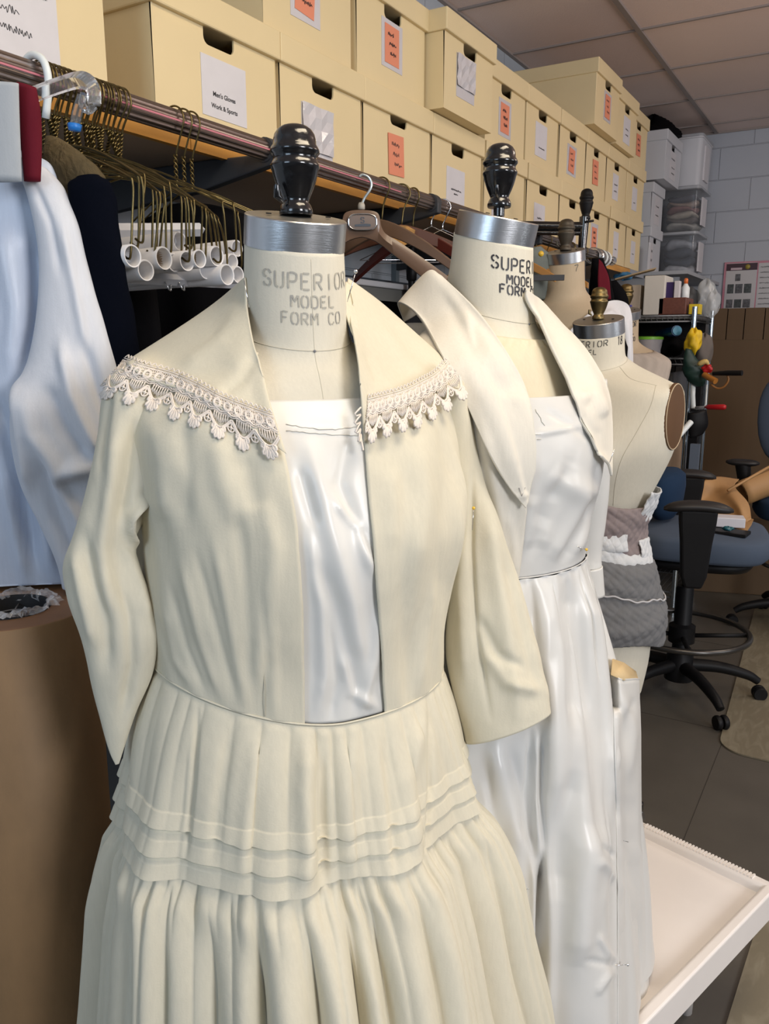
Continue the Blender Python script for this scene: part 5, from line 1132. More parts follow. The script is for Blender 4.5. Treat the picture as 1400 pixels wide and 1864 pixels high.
# ---- dark wooden hangers behind
M_dwood = mat('dark_hanger_wood', (.11, .045, .028), .35, coat=.3, var=.2)
def wood_hanger(c, ang, w_, label, drop=.075, gold=False, mt=None, grp=None):
    """c: hook centre on the rod"""
    d = np.array([math.cos(ang), math.sin(ang), 0]); t = thing('wooden_hanger', label, 'hanger', c, grp); c = np.asarray(c); nk = c+np.array([0, 0, -.10])
    R = []
    for i in range(25):
        s_ = (i/24-.5)*2; p = nk+d*w_*s_+np.array([0, 0, -drop*abs(s_)**1.4]); h_ = .013+.011*(1-abs(s_)); nn = np.array([-d[1], d[0], 0])*.006
        R.append([p+nn+np.array([0, 0, h_]), p-nn+np.array([0, 0, h_]), p-nn*1.3-np.array([0, 0, h_*.6]), p+nn*1.3-np.array([0, 0, h_*.6])])
    m = MB(); m.rings(R); m.build('hanger_body', mt or M_dwood, t, bevel=.002, angle=50)
    m = MB(); m.tube(catmull([c-d*.024+np.array([0, 0, -.006])]+[c+d*.023*math.cos(a)+np.array([0, 0, .023*math.sin(a)]) for a in np.linspace(PI, -.5, 9)]+[c+d*.006+np.array([0, 0, -.04]), nk+np.array([0, 0, .012])], 26), .0022, 6); m.build('hook', M_wire, t)
    if gold:
        m = MB(); q = nk-fh*.03+np.array([0, 0, -.012]); m.add([q+rt*a+np.array([0, 0, b]) for a, b in ((-.035, .018), (-.012, .030), (.014, .029), (.036, .018), (.030, -.006), (.008, -.020), (-.010, -.018), (-.032, -.006))], [tuple(range(8))]); m.build('gold_label', mat('gold_cloth', (.50, .25, .06), .4, var=.5, vscale=90), t, smooth=False, solid=.002)
    return t
wood_hanger((-1.1, 1.93, zr), math.radians(25), .22, 'dark wooden hanger with a gold cloth label right of the suit hanger', gold=True)
wood_hanger((-1.1, 1.99, zr), math.radians(-12), .22, 'dark red wooden hanger crossing below the gold labelled one', drop=.10, mt=mat('red_hanger_wood', (.10, .02, .015), .3, coat=.3))
wood_hanger((-1.1, 1.83, zr), math.radians(5), .22, 'brown wooden hanger arm sloping down behind the suit hanger', drop=.12, mt=M_hbrown)
for y, a_ in ((2.10, .5), (2.17, .3)):
    t = thing('thin_wire_hanger', 'thin silver wire hanger left of the second form neck cap', 'hanger', (-1.1, y, zr), 'thin silver wire hangers'); c = np.array([-1.1, y, zr]); d = np.array([math.cos(a_), math.sin(a_), 0])
    m = MB(); m.tube(catmull([c-d*.022]+[c+d*.021*math.cos(q)+np.array([0, 0, .021*math.sin(q)]) for q in np.linspace(PI, -.4, 8)]+[c+np.array([0, 0, -.045]), c+np.array([0, 0, -.06])], 22), .0018, 6); m.build('hook', M_chrome, t)
    b = c+np.array([0, 0, -.06]); m = MB(); m.tube([b, b+d*.2+np.array([0, 0, -.09]), b-d*.2+np.array([0, 0, -.09])], .0018, 6, closed=True); m.build('frame', M_chrome, t)
# pale rail and dark posts on the wall below
wr_ = thing('wall_rail', 'pale white rail running along the wall below the wooden hangers', 'rail', (-1.5, 2.5, 1.565))
m = MB(); m.bx(-1.52, -1.49, 1.75, 3.0, 1.558, 1.578); m.build('rail', mat('pale_rail', (.62, .62, .64), .35), wr_, smooth=False, bevel=.004)
m = MB(); m.bx(-1.51, -1.50, 1.75, 3.0, 1.515, 1.557); m.build('rail_apron', mat('grey_apron', (.16, .16, .15), .6), wr_, smooth=False)
m = MB(); m.bx(WX+.03, -1.60, 1.0, 3.6, .0, 1.60); tag(m.build('dark_wall_sheet', mat('dark_wall_tone', (.045, .055, .068), .6), smooth=False), 'dark slate sheet standing in for the wall below the shelf', 'panel')  # thin dark sheet standing in for the grey-blue wall under the shelf
t = thing('black_post', 'black vertical post with a cuff standing below the wooden hangers', 'post', (-1.45, 2.55, 0))
m = MB(); m.tube([(-1.45, 2.62, 0), (-1.45, 2.62, 1.70)], .012, 12); m.lathe([(.012, 0), (.018, .006), (.020, .05), (.012, .06)], (-1.45, 2.62, 1.585), 16); m.build('pole', M_blackm, t, angle=50)
# ================================================================ black stand and the rod end
bs = thing('garment_stand', 'black metal stand with a finial and a horizontal arm before the far boxes', 'stand', P(1064, 440, 3.0))
m = MB(); q0 = P(1058, 520, 2.65); q0[2] = 0; m.tube([P(1058, 1100, 3.0)*[1, 1, 0], P(1059, 462, 3.0), P(1064, 395, 3.0)], [.016, .0135, .0175], 14); m.build('pole', M_black, bs, angle=60)
m = MB(); m.lathe([(a*.86, b*.95) for a, b in KNOB], P(1066, 400, 3.0), 32); m.build('finial', M_blackm, bs)
m = MB(); m.tube([P(940, 410, 3.0), P(1064, 412, 3.0)], .015, 12); m.tube([P(940, 423, 3.0), P(1062, 424, 3.0)], .009, 10); m.build('arm', M_black, bs, angle=50)
m = MB(); c = P(1066, 404, 2.98); m.tube([c, c+rt*.028+np.array([0, 0, .004])], .004, 8); m.build('thumbscrew', M_blackm, bs)
c = P(1058, 1100, 3.0)*[1, 1, 0]
for k in range(3):
    a = k*2*PI/3+.4; m = MB(); m.tube([c+np.array([0, 0, .12]), c+np.array([.22*math.cos(a), .22*math.sin(a), .012])], .011, 8); m.build('foot', M_blackm, bs)
for k, (y, mt) in enumerate(((3.60, M_acr), (3.635, M_chrome), (3.66, M_acr), (3.70, MATS['white_plastic']), (3.73, M_acr), (3.76, MATS['white_plastic']))):
    t = tag(MB().tube([np.array([-1.1+.034*math.cos(a), y+.004*math.sin(k), zr+.030*math.sin(a)-.004]) for a in np.linspace(0, 2*PI, 25)[:-1]], .0055, 8, closed=True).build('hanger_ring', mt), 'thick plastic hanger ring threaded on the far end of the rod', 'ring', 'hanger rings on the far rod end')
g = thing('red_lined_garment', 'black garment with a dark red lining hanging at the far rod end', 'garment', P(1090, 500, 3.3))
R = loft_px(3.30, [(1078, 470, 1098, 470, 0, .5), (1074, 510, 1112, 512, 0, .5), (1072, 560, 1120, 560, 0, .5), (1070, 640, 1124, 640, 0, .5)], 30, 40, wrk(41, .04)); m = MB(); m.rings(R); m.build('garment_body', M_blackc, g)
m = MB(); m.grid(patch([[(1090, 472, .06), (1096, 478, .06)], [(1088, 510, .08), (1108, 505, .07)], [(1090, 545, .08), (1112, 545, .07)]], 3.30, 14, 8)); m.build('lining', M_red, g, solid=.003)
c = P(1088, 470, 3.3); m = MB(); rc = np.array([-1.1, c[1]+.02, zr]); m.tube(catmull([rc+np.array([-.02, 0, 0]), rc+np.array([0, 0, .022]), rc+np.array([.024, 0, 0]), rc+np.array([.02, 0, -.04]), c], 20), .002, 6); m.build('hook', M_wire, g)
g = thing('black_jacket', 'black jacket shoulder right of the red lined garment', 'jacket', P(1120, 540, 3.4))
R = loft_px(3.5, [(1108, 512, 1122, 510, 0, .6), (1106, 530, 1140, 535, 0, .6), (1110, 560, 1146, 570, 0, .6), (1110, 700, 1150, 700, 0, .6)], 24, 36); m = MB(); m.rings(R); m.build('garment_body', M_blackc, g)
# grey-green cloth bundle and bracket left of the tan form
g = thing('grey_green_garment', 'grey green cotton garment hanging between the second form and the tan form', 'garment', P(985, 480, 2.9))
R = loft_px(2.75, [(965, 452, 985, 448, 0, .5), (958, 470, 1002, 468, 0, .5), (958, 505, 1003, 500, 0, .5), (962, 545, 1000, 545, 0, .4)], 30, 40, wrk(42, .07)); m = MB(); m.rings(R); m.build('garment_body', M_grn, g)
tag(MB().box(P(978, 506, 2.55), (.16, .02, .016), rz=.4).build('dark_bar', M_brk, smooth=False), 'short dark bar crossing below the grey green garment', 'bar')
tag(MB().lathe([(.0001, -.009), (.006, -.006), (.009, 0), (.006, .006), (.0001, .009)], P(985, 462, 2.5), 14).build('yellow_bead', M_yellow), 'small yellow bead beside the tan form cap', 'bead')
for k in range(7):
    y = 2.56+k*.055; wood_hanger((-1.1, y, zr), math.radians(2+k), .2, 'orange brown wooden hanger packed in the row right of the second form', drop=.08, mt=mat('orange_hanger_wood', (.42, .20, .05), .4), grp='orange brown hangers right of the second form')
# ================================================================ white boxes and bins in the far corner
M_wbox = mat('white_board', (.60, .61, .64), .6, var=.03, vscale=4)
tx = thing('far_shelf', 'grey steel corner shelf carrying white boxes and clear bins', 'shelf', (-1.3, 5.5, 1.8))
m = MB(); m.bx(WX+.002, -.98, 5.02, 6.10, 1.765, 1.785); m.build('shelf_board', mat('pale_steel_shelf', (.38, .40, .43), .5), tx, smooth=False)
for yy_ in (5.1, 5.95): m = MB(); m.box((-1.35, yy_, 1.73), (.62, .02, .05)); m.build('bracket', mat('pale_steel_shelf', (.38, .40, .43), .5), tx, smooth=False)
gw = 'white boxes in the far corner'
storage_box(-1.27, 5.28, 5.58, 1.785, 'white box at the bottom of the white corner stack, lying on its side', 'none', dep=.3, h=.29, group=gw, matb=M_wbox)
storage_box(-1.265, 5.26, 5.55, 2.075, 'white lidded box in the middle of the white corner stack, tall white label', 'white', ((.2, .8, .6, .01), (.2, .8, .3, .01)), lab=(.13, .17, 5.41, 2.095), dep=.36, h=.25, group=gw, matb=M_wbox, seed=52)
storage_box(-1.20, 5.25, 5.66, 2.335, 'white box on top of the corner stack with a black cloth on it', 'white', ((.2, .8, .7, .012), (.3, .8, .4, .01), (.3, .8, .2, .01)), lab=(.16, .16, 5.46, 2.36), dep=.42, h=.275, group=gw, matb=M_wbox, seed=53)
m = MB(); R = []
for i in range(14):
    e = i/13; rr0 = max(.001, math.sin(PI*(.5+e*.5)))
    R.append([np.array([-1.33+.16*rr0*math.cos(a)*(1+.1*math.sin(5*a+i)), 5.45+.16*rr0*math.sin(a)*(1+.1*math.sin(4*a)), 2.614+.115*e*(1+.25*math.sin(3*a+e*4))]) for a in np.linspace(0, 2*PI, 41)[:-1]])
m.rings(R); tag(m.build('black_cloth_heap', M_blackc), 'heap of black cloth on top of the highest white corner box', 'cloth')
tag(MB().bx(-1.62, -1.30, 4.93, 5.20, 1.80, 2.24).build('teal_box', mat('teal_board', (.10, .28, .36), .5), smooth=False, bevel=.004), 'tall teal box edge showing between the cream boxes and the white corner stack', 'box')
t = [o for o in bpy.data.objects if o.name == 'teal_box'][0]
m = MB(); m.bx(-1.2995, -1.297, 5.0, 5.10, 2.02, 2.12); m.build('coral_patch', mat('coral', (.6, .2, .2), .6), t, smooth=False); m = MB(); m.bx(-1.2995, -1.297, 5.0, 5.10, 1.93, 2.01); m.build('green_patch', mat('green', (.02, .3, .16), .6), t, smooth=False)
t = tag(MB().box((-1.22, 5.12, 1.87), (.012, .10, .17), rz=.1).build('white_card_sign', M_paper, smooth=False), 'upright white card with dark print standing before the bottom white box', 'card')
m = MB(); v, f = text_mb('|||', .03, (-1.212, 5.12, 1.85), np.array([0, 1., 0]), np.array([0, 0, 1.])); m.add(v, f)
m = MB(); scrawl(m, (-1.2125, 5.09, 1.90), (0, 1, 0), (0, 0, 1), .05, .02, 3, .004); scrawl(m, (-1.2125, 5.09, 1.85), (0, 1, 0), (0, 0, 1), .05, .02, 5, .004); m.build('print', M_greyink, t, smooth=False)
M_bin = mat('clear_bin_plastic', (.60, .63, .68), .12, alpha=.16, spec=.8); M_binlid = mat('bin_lid_plastic', (.50, .52, .55), .3, alpha=.75)
def bin_(z0, z1, label, cols, x0=-1.31, x1=-1.075, y0=5.70, y1=6.06, seed=1, white=False):
    t = thing('clear_bin', label, 'bin', ((x0+x1)/2, (y0+y1)/2, z0), 'clear plastic bins in the far corner')
    m = MB(); R = []
    for z, s_ in ((z0, .92), (z0+.01, .94), (z1-.03, 1.0), (z1-.028, 1.05), (z1-.018, 1.05)):
        cx, cy, hx, hy = (x0+x1)/2, (y0+y1)/2, (x1-x0)/2*s_, (y1-y0)/2*s_; r = .03
        ring = []
        for qx, qy, a0 in ((1, 1, 0), (-1, 1, PI/2), (-1, -1, PI), (1, -1, 1.5*PI)):
            for a in np.linspace(a0, a0+PI/2, 5): ring.append(np.array([cx+qx*(hx-r)+r*math.cos(a), cy+qy*(hy-r)+r*math.sin(a), z]))
        R.append(ring)
    m.rings(R, True, False); m.build('tub', M_wbox if white else M_bin, t, angle=40)
    m = MB(); R2 = [[p*[1, 1, 0]+np.array([0, 0, z1-.020]) for p in R[-1]], [p*[1, 1, 0]+np.array([0, 0, z1-.004]) for p in R[-1]], [((p-np.array([(x0+x1)/2, (y0+y1)/2, 0]))*.96+np.array([(x0+x1)/2, (y0+y1)/2, 0]))*[1, 1, 0]+np.array([0, 0, z1]) for p in R[-1]]]
    m.rings(R2); m.build('lid', M_binlid, t, angle=30)
    m = MB(); m.bx(x1-.004, x1+.006, y0+.10, y1-.12, z0+.04, z1-.06); m.build('label_card', M_paper, t, smooth=False)
    r_ = random.Random(seed)
    for k, c in enumerate(cols):
        m = MB(); zz = z0+.018+(z1-z0-.07)*k/len(cols); hh = (z1-z0-.05)/len(cols)*1.0; R = []
        for i in range(6):
            e = i/5; s_ = .86*math.sin(PI*(.12+.76*e))**.3; R.append([np.array([(x0+x1)/2+(x1-x0)/2*s_*np.sign(math.cos(a))*abs(math.cos(a))**.5*(1+.03*math.sin(5*a+k)), (y0+y1)/2+(y1-y0)/2*s_*np.sign(math.sin(a))*abs(math.sin(a))**.5, zz+hh*e+.010*math.sin(3*a+k*2+e)]) for a in np.linspace(0, 2*PI, 41)[:-1]])
        m.rings(R); m.build('folded_cloth', mat('bin_cloth_%d%d' % (seed, k), c, .9, var=.3, vscale=20), t)
bin_(1.80, 2.085, 'lowest clear bin in the far corner, dark blue cloth over white', [(.42, .44, .48), (.035, .045, .065), (.05, .06, .08), (.30, .32, .36)], seed=6)
bin_(2.088, 2.36, 'middle clear bin in the far corner, mixed patterned cloth inside', [(.36, .35, .32), (.12, .10, .09), (.38, .34, .28), (.22, .10, .09), (.30, .22, .17), (.06, .06, .08)], seed=7)
bin_(2.363, 2.67, 'uppermost pale bin in the far corner, white contents, just below the ceiling', [(.5, .5, .52)], seed=8, x0=-1.27, x1=-1.08, white=True)
# ================================================================ wire shelving and what is on it
M_wshelf = mat('shelf_steel', (.10, .10, .10), .4, metal=.6); M_post = mat('post_chrome', (.62, .70, .76), .18, metal=1)
ws = thing('wire_shelf_unit', 'chrome wire shelving unit with bright posts beside the standing cardboard', 'shelving', (-1.13, 4.44, 0))
for x, y in ((-1.48, 4.2), (-.775, 4.2), (-1.48, 4.68), (-.775, 4.68)):
    m = MB(); m.tube([(x, y, .0), (x, y, 1.545)], .0125, 14); m.build('post', M_post, ws, angle=50)
for z in (1.505, 1.30, .95, .5, .12):
    m = MB()
    for zz in (z, z-.028):
        m.tube([(-1.48, 4.2, zz), (-.775, 4.2, zz), (-.775, 4.68, zz), (-1.48, 4.68, zz)], .004, 6, closed=True)
    for k in range(28):
        x = -1.48+.705*k/27; m.tube([(x, 4.2, z), (x, 4.68, z)], .0018, 4); m.tube([(x, 4.2, z), (x+.013, 4.2, z-.028)], .0018, 4)
    for k in range(18): y = 4.2+.48*k/17; m.tube([(-.775, y, z), (-.775, y+.013, z-.028)], .0018, 4)
    m.build('wire_shelf', M_wshelf, ws)
m = MB(); m.bx(-1.47, -.80, 4.66, 4.67, .10, 1.49); m.bx(-1.47, -1.46, 4.22, 4.66, .10, 1.49); m.build('shade_panel', M_blackm, ws, smooth=False); m = MB(); m.bx(-1.47, -.79, 4.21, 4.67, 1.49, 1.507); m.build('shelf_liner', mat('liner_grey', (.16, .155, .15), .5), ws, smooth=False)  # black back and side sheets are added to darken the shelf interior
tz = 1.512
def P4(px, py, y=4.3): return PY(px, py, y)
# items on top
m = MB(); m.bx(-1.03, -.93, 4.24, 4.42, tz, 1.70); tag(m.build('white_foam_block', mat('foam_white', (.66, .64, .58), .8, bump=.3, bscale=30), smooth=False, bevel=.004), 'tall off white foam block standing on the wire shelving', 'block')
m = MB(); m.bx(-1.20, -1.05, 4.26, 4.46, tz, 1.66); tag(m.build('cream_carton', mat('cream_carton_board', (.52, .44, .34), .7, var=.1), smooth=False, bevel=.004), 'cream carton left of the foam block on the wire shelving', 'carton')
m = MB(); m.box((-1.10, 4.32, 1.715), (.20, .12, .006), rz=.3, ry=-.25); tag(m.build('cardboard_flap', mat('flap_card', (.36, .27, .15), .7), smooth=False), 'loose cardboard flap sticking up over the cream carton', 'cardboard')
t = thing('brown_wooden_box', 'small reddish brown wooden box with a finger hole on the wire shelving', 'box', (-.91, 4.32, tz))
m = MB(); m.bx(-.955, -.825, 4.24, 4.42, tz, 1.592); m.build('body', mat('redbrown_wood', (.16, .055, .035), .45, var=.2, stretch=(10, 1, 10)), t, smooth=False, bevel=.003)
m = MB(); m.lathe([(.0001, 0), (.008, 0), (.008, .002), (.0001, .002)], (-.826, 4.33, 1.568), 16, (1, 0, 0)); m.build('finger_hole', M_blackm, t)
tag(MB().bx(-.950, -.895, 4.27, 4.34, 1.592, 1.668).build('purple_pack', mat('purple', (.035, .015, .10), .4), smooth=False, bevel=.002), 'dark purple pack standing in the brown wooden box', 'pack')
tag(MB().bx(-.89, -.865, 4.26, 4.30, 1.592, 1.672).build('white_pack', M_paper, smooth=False, bevel=.002), 'small white pack between the purple pack and the white bottle', 'pack')
t = thing('white_bottle', 'small white bottle with an orange cap in the brown wooden box', 'bottle', (-.845, 4.33, 1.592))
MB().lathe([(.018, 0), (.020, .004), (.020, .05), (.012, .062), (.009, .070)], (-.850, 4.33, 1.592), 20).build('bottle_body', MATS['white_plastic'], t)
MB().lathe([(.010, 0), (.010, .02), (.006, .026)], (-.850, 4.33, 1.662), 16).build('cap', mat('orange_plastic', (.75, .18, .04), .4), t)
tag(MB().bx(-.815, -.765, 4.26, 4.33, tz, 1.56).build('yellow_box', mat('yellow_board', (.70, .52, .02), .5), smooth=False, bevel=.002), 'small yellow box at the right of the brown wooden box', 'box')
def lump(name, c, r, mt, label, cat, seed=1, amp=.15, n=24, par=None):
    R = []; q = random.Random(seed); a1, a2, a3 = [q.uniform(0, 6) for _ in range(3)]
    for i in range(n//2+1):
        e = PI*i/(n//2); R.append([np.array(c)+np.array([r[0]*math.sin(e)*math.cos(a), r[1]*math.sin(e)*math.sin(a), -r[2]*math.cos(e)])*(1+amp*math.sin(3*a+a1+2*e)+amp*.6*math.sin(5*a+a2-4*e)+amp*.4*math.sin(9*e+a3+2*a)) for a in np.linspace(0, 2*PI, n+1)[:-1]])
    m = MB(); m.rings(R); o = m.build(name, mt, par, sub=1)
    return tag(o, label, cat) if label else o
M_bag = mat('clear_bag', (.62, .66, .68), .15, alpha=.45, spec=.8)
lump('clear_bag', (-.80, 4.60, 1.60), (.05, .06, .095), M_bag, 'crumpled clear bag at the back corner of the wire shelving top', 'bag', 5, .12)
lump('clear_bag', (-.745, 4.50, 1.57), (.035, .05, .065), M_bag, 'smaller clear bag at the right front of the shelving top', 'bag', 9, .12)
lump('dark_grey_pouch', (-.90, 4.56, 1.59), (.08, .06, .07), mat('pouch_grey', (.06, .065, .07), .6), 'dark grey pouch behind the brown wooden box', 'pouch', 7)
tag(MB().box((-1.13, 4.215, 1.555), (.10, .03, .012), rz=.1).build('blue_violet_ruler', mat('blueviolet', (.10, .10, .42), .4), smooth=False), 'blue violet strip lying left of the foam block', 'strip')
lump('blue_pouch', P(1136, 503, 4.4), (.05, .04, .02), mat('blue_cloth', (.05, .22, .45), .6), 'small blue bundle behind the brass knobs under the shelf', 'bundle', 8)
# second level
t = thing('white_tub', 'translucent tub with a lime green lid on the upper wire shelf', 'tub', P4(1180, 625)); p = P4(1178, 640, 4.26)
MB().lathe([(.055, 0), (.065, .085)], (p[0], 4.3, 1.308), 28).build('tub_body', mat('tub_plastic', (.5, .47, .48), .4), t, angle=40); MB().lathe([(.068, 0), (.068, .012), (.05, .016)], (p[0]+.0, 4.3, 1.393), 28).build('tub_lid', mat('lime', (.25, .62, .06), .4), t, angle=40)
t = thing('blue_bottle', 'blue bottle lying with its round end facing out on the upper wire shelf', 'bottle', P4(1222, 603)); a = PY(1200, 610, 4.45); b = PY(1232, 602, 4.24)
MB().tube([a, b], .026, 20).build('bottle_body', mat('deep_blue', (.008, .07, .20), .3), t, angle=50); MB().tube([b, b+(b-a)*.03], .022, 20).build('bottle_end', mat('sky_blue', (.06, .30, .45), .4), t, angle=50)
lump('black_bundle', (-.90, 4.36, 1.365), (.07, .1, .05), M_blackc, 'black bundle beside the blue bottle on the upper wire shelf', 'bundle', 3)
t = thing('grey_crate', 'dark grey crate on the middle wire shelf behind the tan vest', 'crate', (-1.0, 4.4, .955)); m = MB(); m.bx(-1.12, -.86, 4.22, 4.62, .955, 1.255); cr0 = m.build('crate_body', mat('crate_grey', (.085, .09, .10), .5), t, smooth=False, bevel=.006)
m = MB(); m.bx(-1.12, -.85, 4.21, 4.23, 1.235, 1.262); m.bx(-.865, -.85, 4.21, 4.63, 1.235, 1.262); m.build('crate_rim', M_blackm, t, smooth=False)
# things hanging on the near corner
yz = 4.17
lump('yellow_cloth', PY(1262, 622, 4.16), (.038, .03, .058), mat('yellow_fabric', (.75, .50, .01), .6, var=.3, vscale=30), 'bright yellow cloth hanging on the corner post of the shelving', 'cloth', 11, .2)
lump('grey_bag', PY(1280, 640, 4.3), (.045, .07, .085), mat('taupe_fabric', (.15, .13, .115), .8, var=.2), 'taupe grey bag hanging right of the yellow cloth', 'bag', 12, .1)
m = MB(); m.rings(loft_px(3.93, [(1248, 634, 1258, 636, 0, .6), (1244, 655, 1270, 655, 0, .6), (1244, 675, 1288, 672, 0, .6), (1252, 692, 1286, 690, 0, .6), (1268, 704, 1280, 703, 0, .5)], 24, 30, wrk(51, .08))); tag(m.build('green_bag', mat('dark_green', (.006, .03, .022), .5)), 'very dark green bag hanging below the yellow cloth', 'bag')
tag(MB().tube(catmull([PY(1270, 664, 4.09), PY(1284, 658, 4.09), PY(1290, 664, 4.10)], 8), [.006, .012, .012, .012, .012, .010, .008, .004], 8).build('buff_tag', mat('buff', (.62, .45, .16), .6)), 'buff tag poking from the top of the dark green bag', 'tag')
lump('red_cloth_scrap', PY(1288, 671, 4.10), (.024, .015, .018), mat('signal_red', (.45, .01, .015), .4), 'small scrap of red cloth above the umbrella handle', 'cloth', 14, .2)
t = thing('umbrella', 'umbrella with an orange wooden stub and long black grip pointing right', 'umbrella', PY(1300, 680, 4.08))
MB().tube(catmull([PY(1282, 682, 4.10), PY(1292, 688, 4.08), PY(1303, 694, 4.06)], 8), .0145, 12).build('wooden_stub', mat('orange_wood', (.42, .17, .03), .4), t, angle=50); MB().tube([PY(1298, 680, 4.08), PY(1324, 679, 4.06), PY(1351, 679, 4.04)], [.009, .012, .012], 12).build('grip', M_blackm, t, angle=50)
tag(MB().tube(catmull([PY(1294, 700, 4.07), PY(1306, 707, 4.07), PY(1318, 704, 4.07), PY(1326, 692, 4.07), PY(1324, 682, 4.07)], 20), .005, 10).build('cane_handle', mat('cane_wood', (.28, .12, .03), .4)), 'curved wooden cane handle hanging below the black umbrella grip', 'handle')
t = thing('red_handled_tool', 'tool with a red handle sticking out to the right of the shelving', 'tool', PY(1300, 741, 4.1)); MB().tube([PY(1284, 741, 4.12), PY(1290, 741, 4.11), PY(1318, 741, 4.08), PY(1322, 741, 4.08)], [.006, .012, .013, .008], 12).build('handle', mat('signal_red', (.45, .01, .015), .4), t); MB().tube([PY(1266, 742, 4.13), PY(1286, 741, 4.12)], .006, 8).build('shaft', M_greyink, t)
t = thing('plastic_hoop', 'white rounded plastic hoop hanging below the green bag', 'hoop', PY(1262, 720, 4.15)); MB().tube([PY(1262, 698, 4.15), PY(1261, 720, 4.15), PY(1262, 742, 4.15), PY(1268, 744, 4.15), PY(1280, 743, 4.15), PY(1285, 736, 4.15), PY(1287, 700, 4.15)], [.012, .012, .012, .004, .004, .004, .004], 8).build('frame_tube', MATS['white_plastic'], t)
t = thing('black_case', 'black case hanging under the red handled tool', 'case', PY(1268, 775, 4.12)); m = MB(); m.rings(loft_px(3.95, [(1252, 752, 1286, 745, 0, .5), (1252, 775, 1289, 772, 0, .5), (1256, 798, 1280, 790, 0, .4)], 12, 24)); m.build('case_body', M_blackm, t)
t = thing('grey_post_board', 'slim blue grey board standing below the black case', 'board', PY(1265, 870, 4.15)); m = MB(); c = PY(1266, 860, 4.16); m.bx(c[0]-.03, c[0]+.012, 4.14, 4.17, .55, c[2]+.14); m.build('board', mat('bluegrey', (.12, .15, .2), .5), t, smooth=False)
t = thing('white_roller', 'white roller tube poking out behind the bare form armhole', 'tube', PY(1240, 785, 3.3)); MB().tube([PY(1196, 838, 3.17), PY(1214, 818, 3.2), PY(1258, 768, 3.3)], .011, 14).build('tube_wall', MATS['white_plastic'], t, angle=50)
lump('tan_paper_bag', (-.93, 4.35, .82), (.12, .1, .3), mat('tan_bag', (.30, .21, .14), .7, var=.2), 'tan paper bag on the lower wire shelf', 'bag', 15, .06)
# ================================================================ standing cardboard, poster
M_card = mat('brown_cardboard', (.125, .078, .040), .75, var=.06, vscale=2, stretch=(14, 14, .4))
cb_ = thing('flat_cartons', 'stack of tall flat brown cartons standing against the end wall', 'cardboard', (.1, 5.66, 0))
xs = [-.935, -.835, -.735, -.62, -.47, -.30, -.12, .08, .3]
for k in range(8):
    m = MB(); m.bx(xs[k]+.003, xs[k+1]-.003, 5.60, 5.72, 1.40, 1.592-.001*(k % 2)); m.build('flap', M_card, cb_, smooth=False)
m = MB(); m.bx(-.935, .3, 5.60, 5.72, 0, 1.3995); m.build('carton_body', M_card, cb_, smooth=False)
po = thing('notice_poster', 'laminated notice poster with pink borders and small dark photos on the end wall', 'poster', (-.7, 6.1, 1.7))
m = MB(); m.bx(-.955, -.42, 6.098, 6.105, 1.50, 1.915); m.build('sheet', mat('pink_sheet', (.50, .20, .26), .25, coat=.5), po, smooth=False)
m = MB(); m.bx(-.940, -.748, 6.096, 6.0985, 1.50, 1.905); m.bx(-.740, -.43, 6.096, 6.0985, 1.55, 1.900); m.build('printed_panels', mat('poster_white', (.50, .49, .50), .25, coat=.4), po, smooth=False)
m = MB(); m.bx(-.940, -.748, 6.0945, 6.0965, 1.858, 1.903); hd = m.build('title_band', mat('plum', (.045, .012, .022), .3), po, smooth=False)
m = MB(); m.bx(-.912, -.842, 6.093, 6.095, 1.862, 1.876); m.build('title_strip', mat('pale_pink', (.55, .42, .46), .4), hd, smooth=False); m = MB(); m.lathe([(.0001, 0), (.016, 0), (.016, .001), (.0001, .001)], (-.808, 6.094, 1.880), 16, (0, -1, 0)); m.build('yellow_seal', mat('seal', (.35, .28, .05), .5), hd)
k = 0
for x, z, w_, h_ in ((-.880, 1.79, .032, .045), (-.925, 1.71, .04, .06), (-.875, 1.71, .045, .06), (-.82, 1.71, .045, .06), (-.925, 1.615, .04, .055), (-.875, 1.615, .045, .055), (-.82, 1.615, .045, .055)):
    m = MB(); m.bx(x, x+w_, 6.094, 6.0965, z, z+h_); m.build('photo_print', mat('print_%d' % (k % 2), ((.12, .12, .13), (.07, .08, .08))[k % 2], .4, var=.6, vscale=70), po, smooth=False); k += 1
m = MB()
for k in range(9): scrawl(m, (-.728, 6.0955, 1.87-.034*k), (1, 0, 0), (0, 0, 1), .26, .010, 70+k, .002)
m.build('small_print', M_greyink, po, smooth=False)
# ================================================================ office stools
M_blue = cloth('blue_grey_upholstery', (.075, .10, .145), wr=.1, rough=.95, slub=False, wscale=14); M_navy = cloth('navy_upholstery', (.01, .03, .07), wr=.1, rough=.95, slub=False)
def slab(c, hx, hy, z0, z1, rz, rnd=.12, crown=.01, n=48):
    R = []
    for i, (s_, zz) in enumerate(((.80, z0), (.95, z0+.006), (1, z0+.02), (1, z1-.02), (.96, z1-.006), (.85, z1), (.5, z1+crown), (.02, z1+crown*1.2))):
        ring = []
        for j in range(n):
            a = 2*PI*j/n; x = hx*s_*np.sign(math.cos(a))*abs(math.cos(a))**.55; y = hy*s_*np.sign(math.sin(a))*abs(math.sin(a))**.55
            ring.append(np.array([c[0]+x*math.cos(rz)-y*math.sin(rz), c[1]+x*math.sin(rz)+y*math.cos(rz), zz]))
        R.append(ring)
    return R
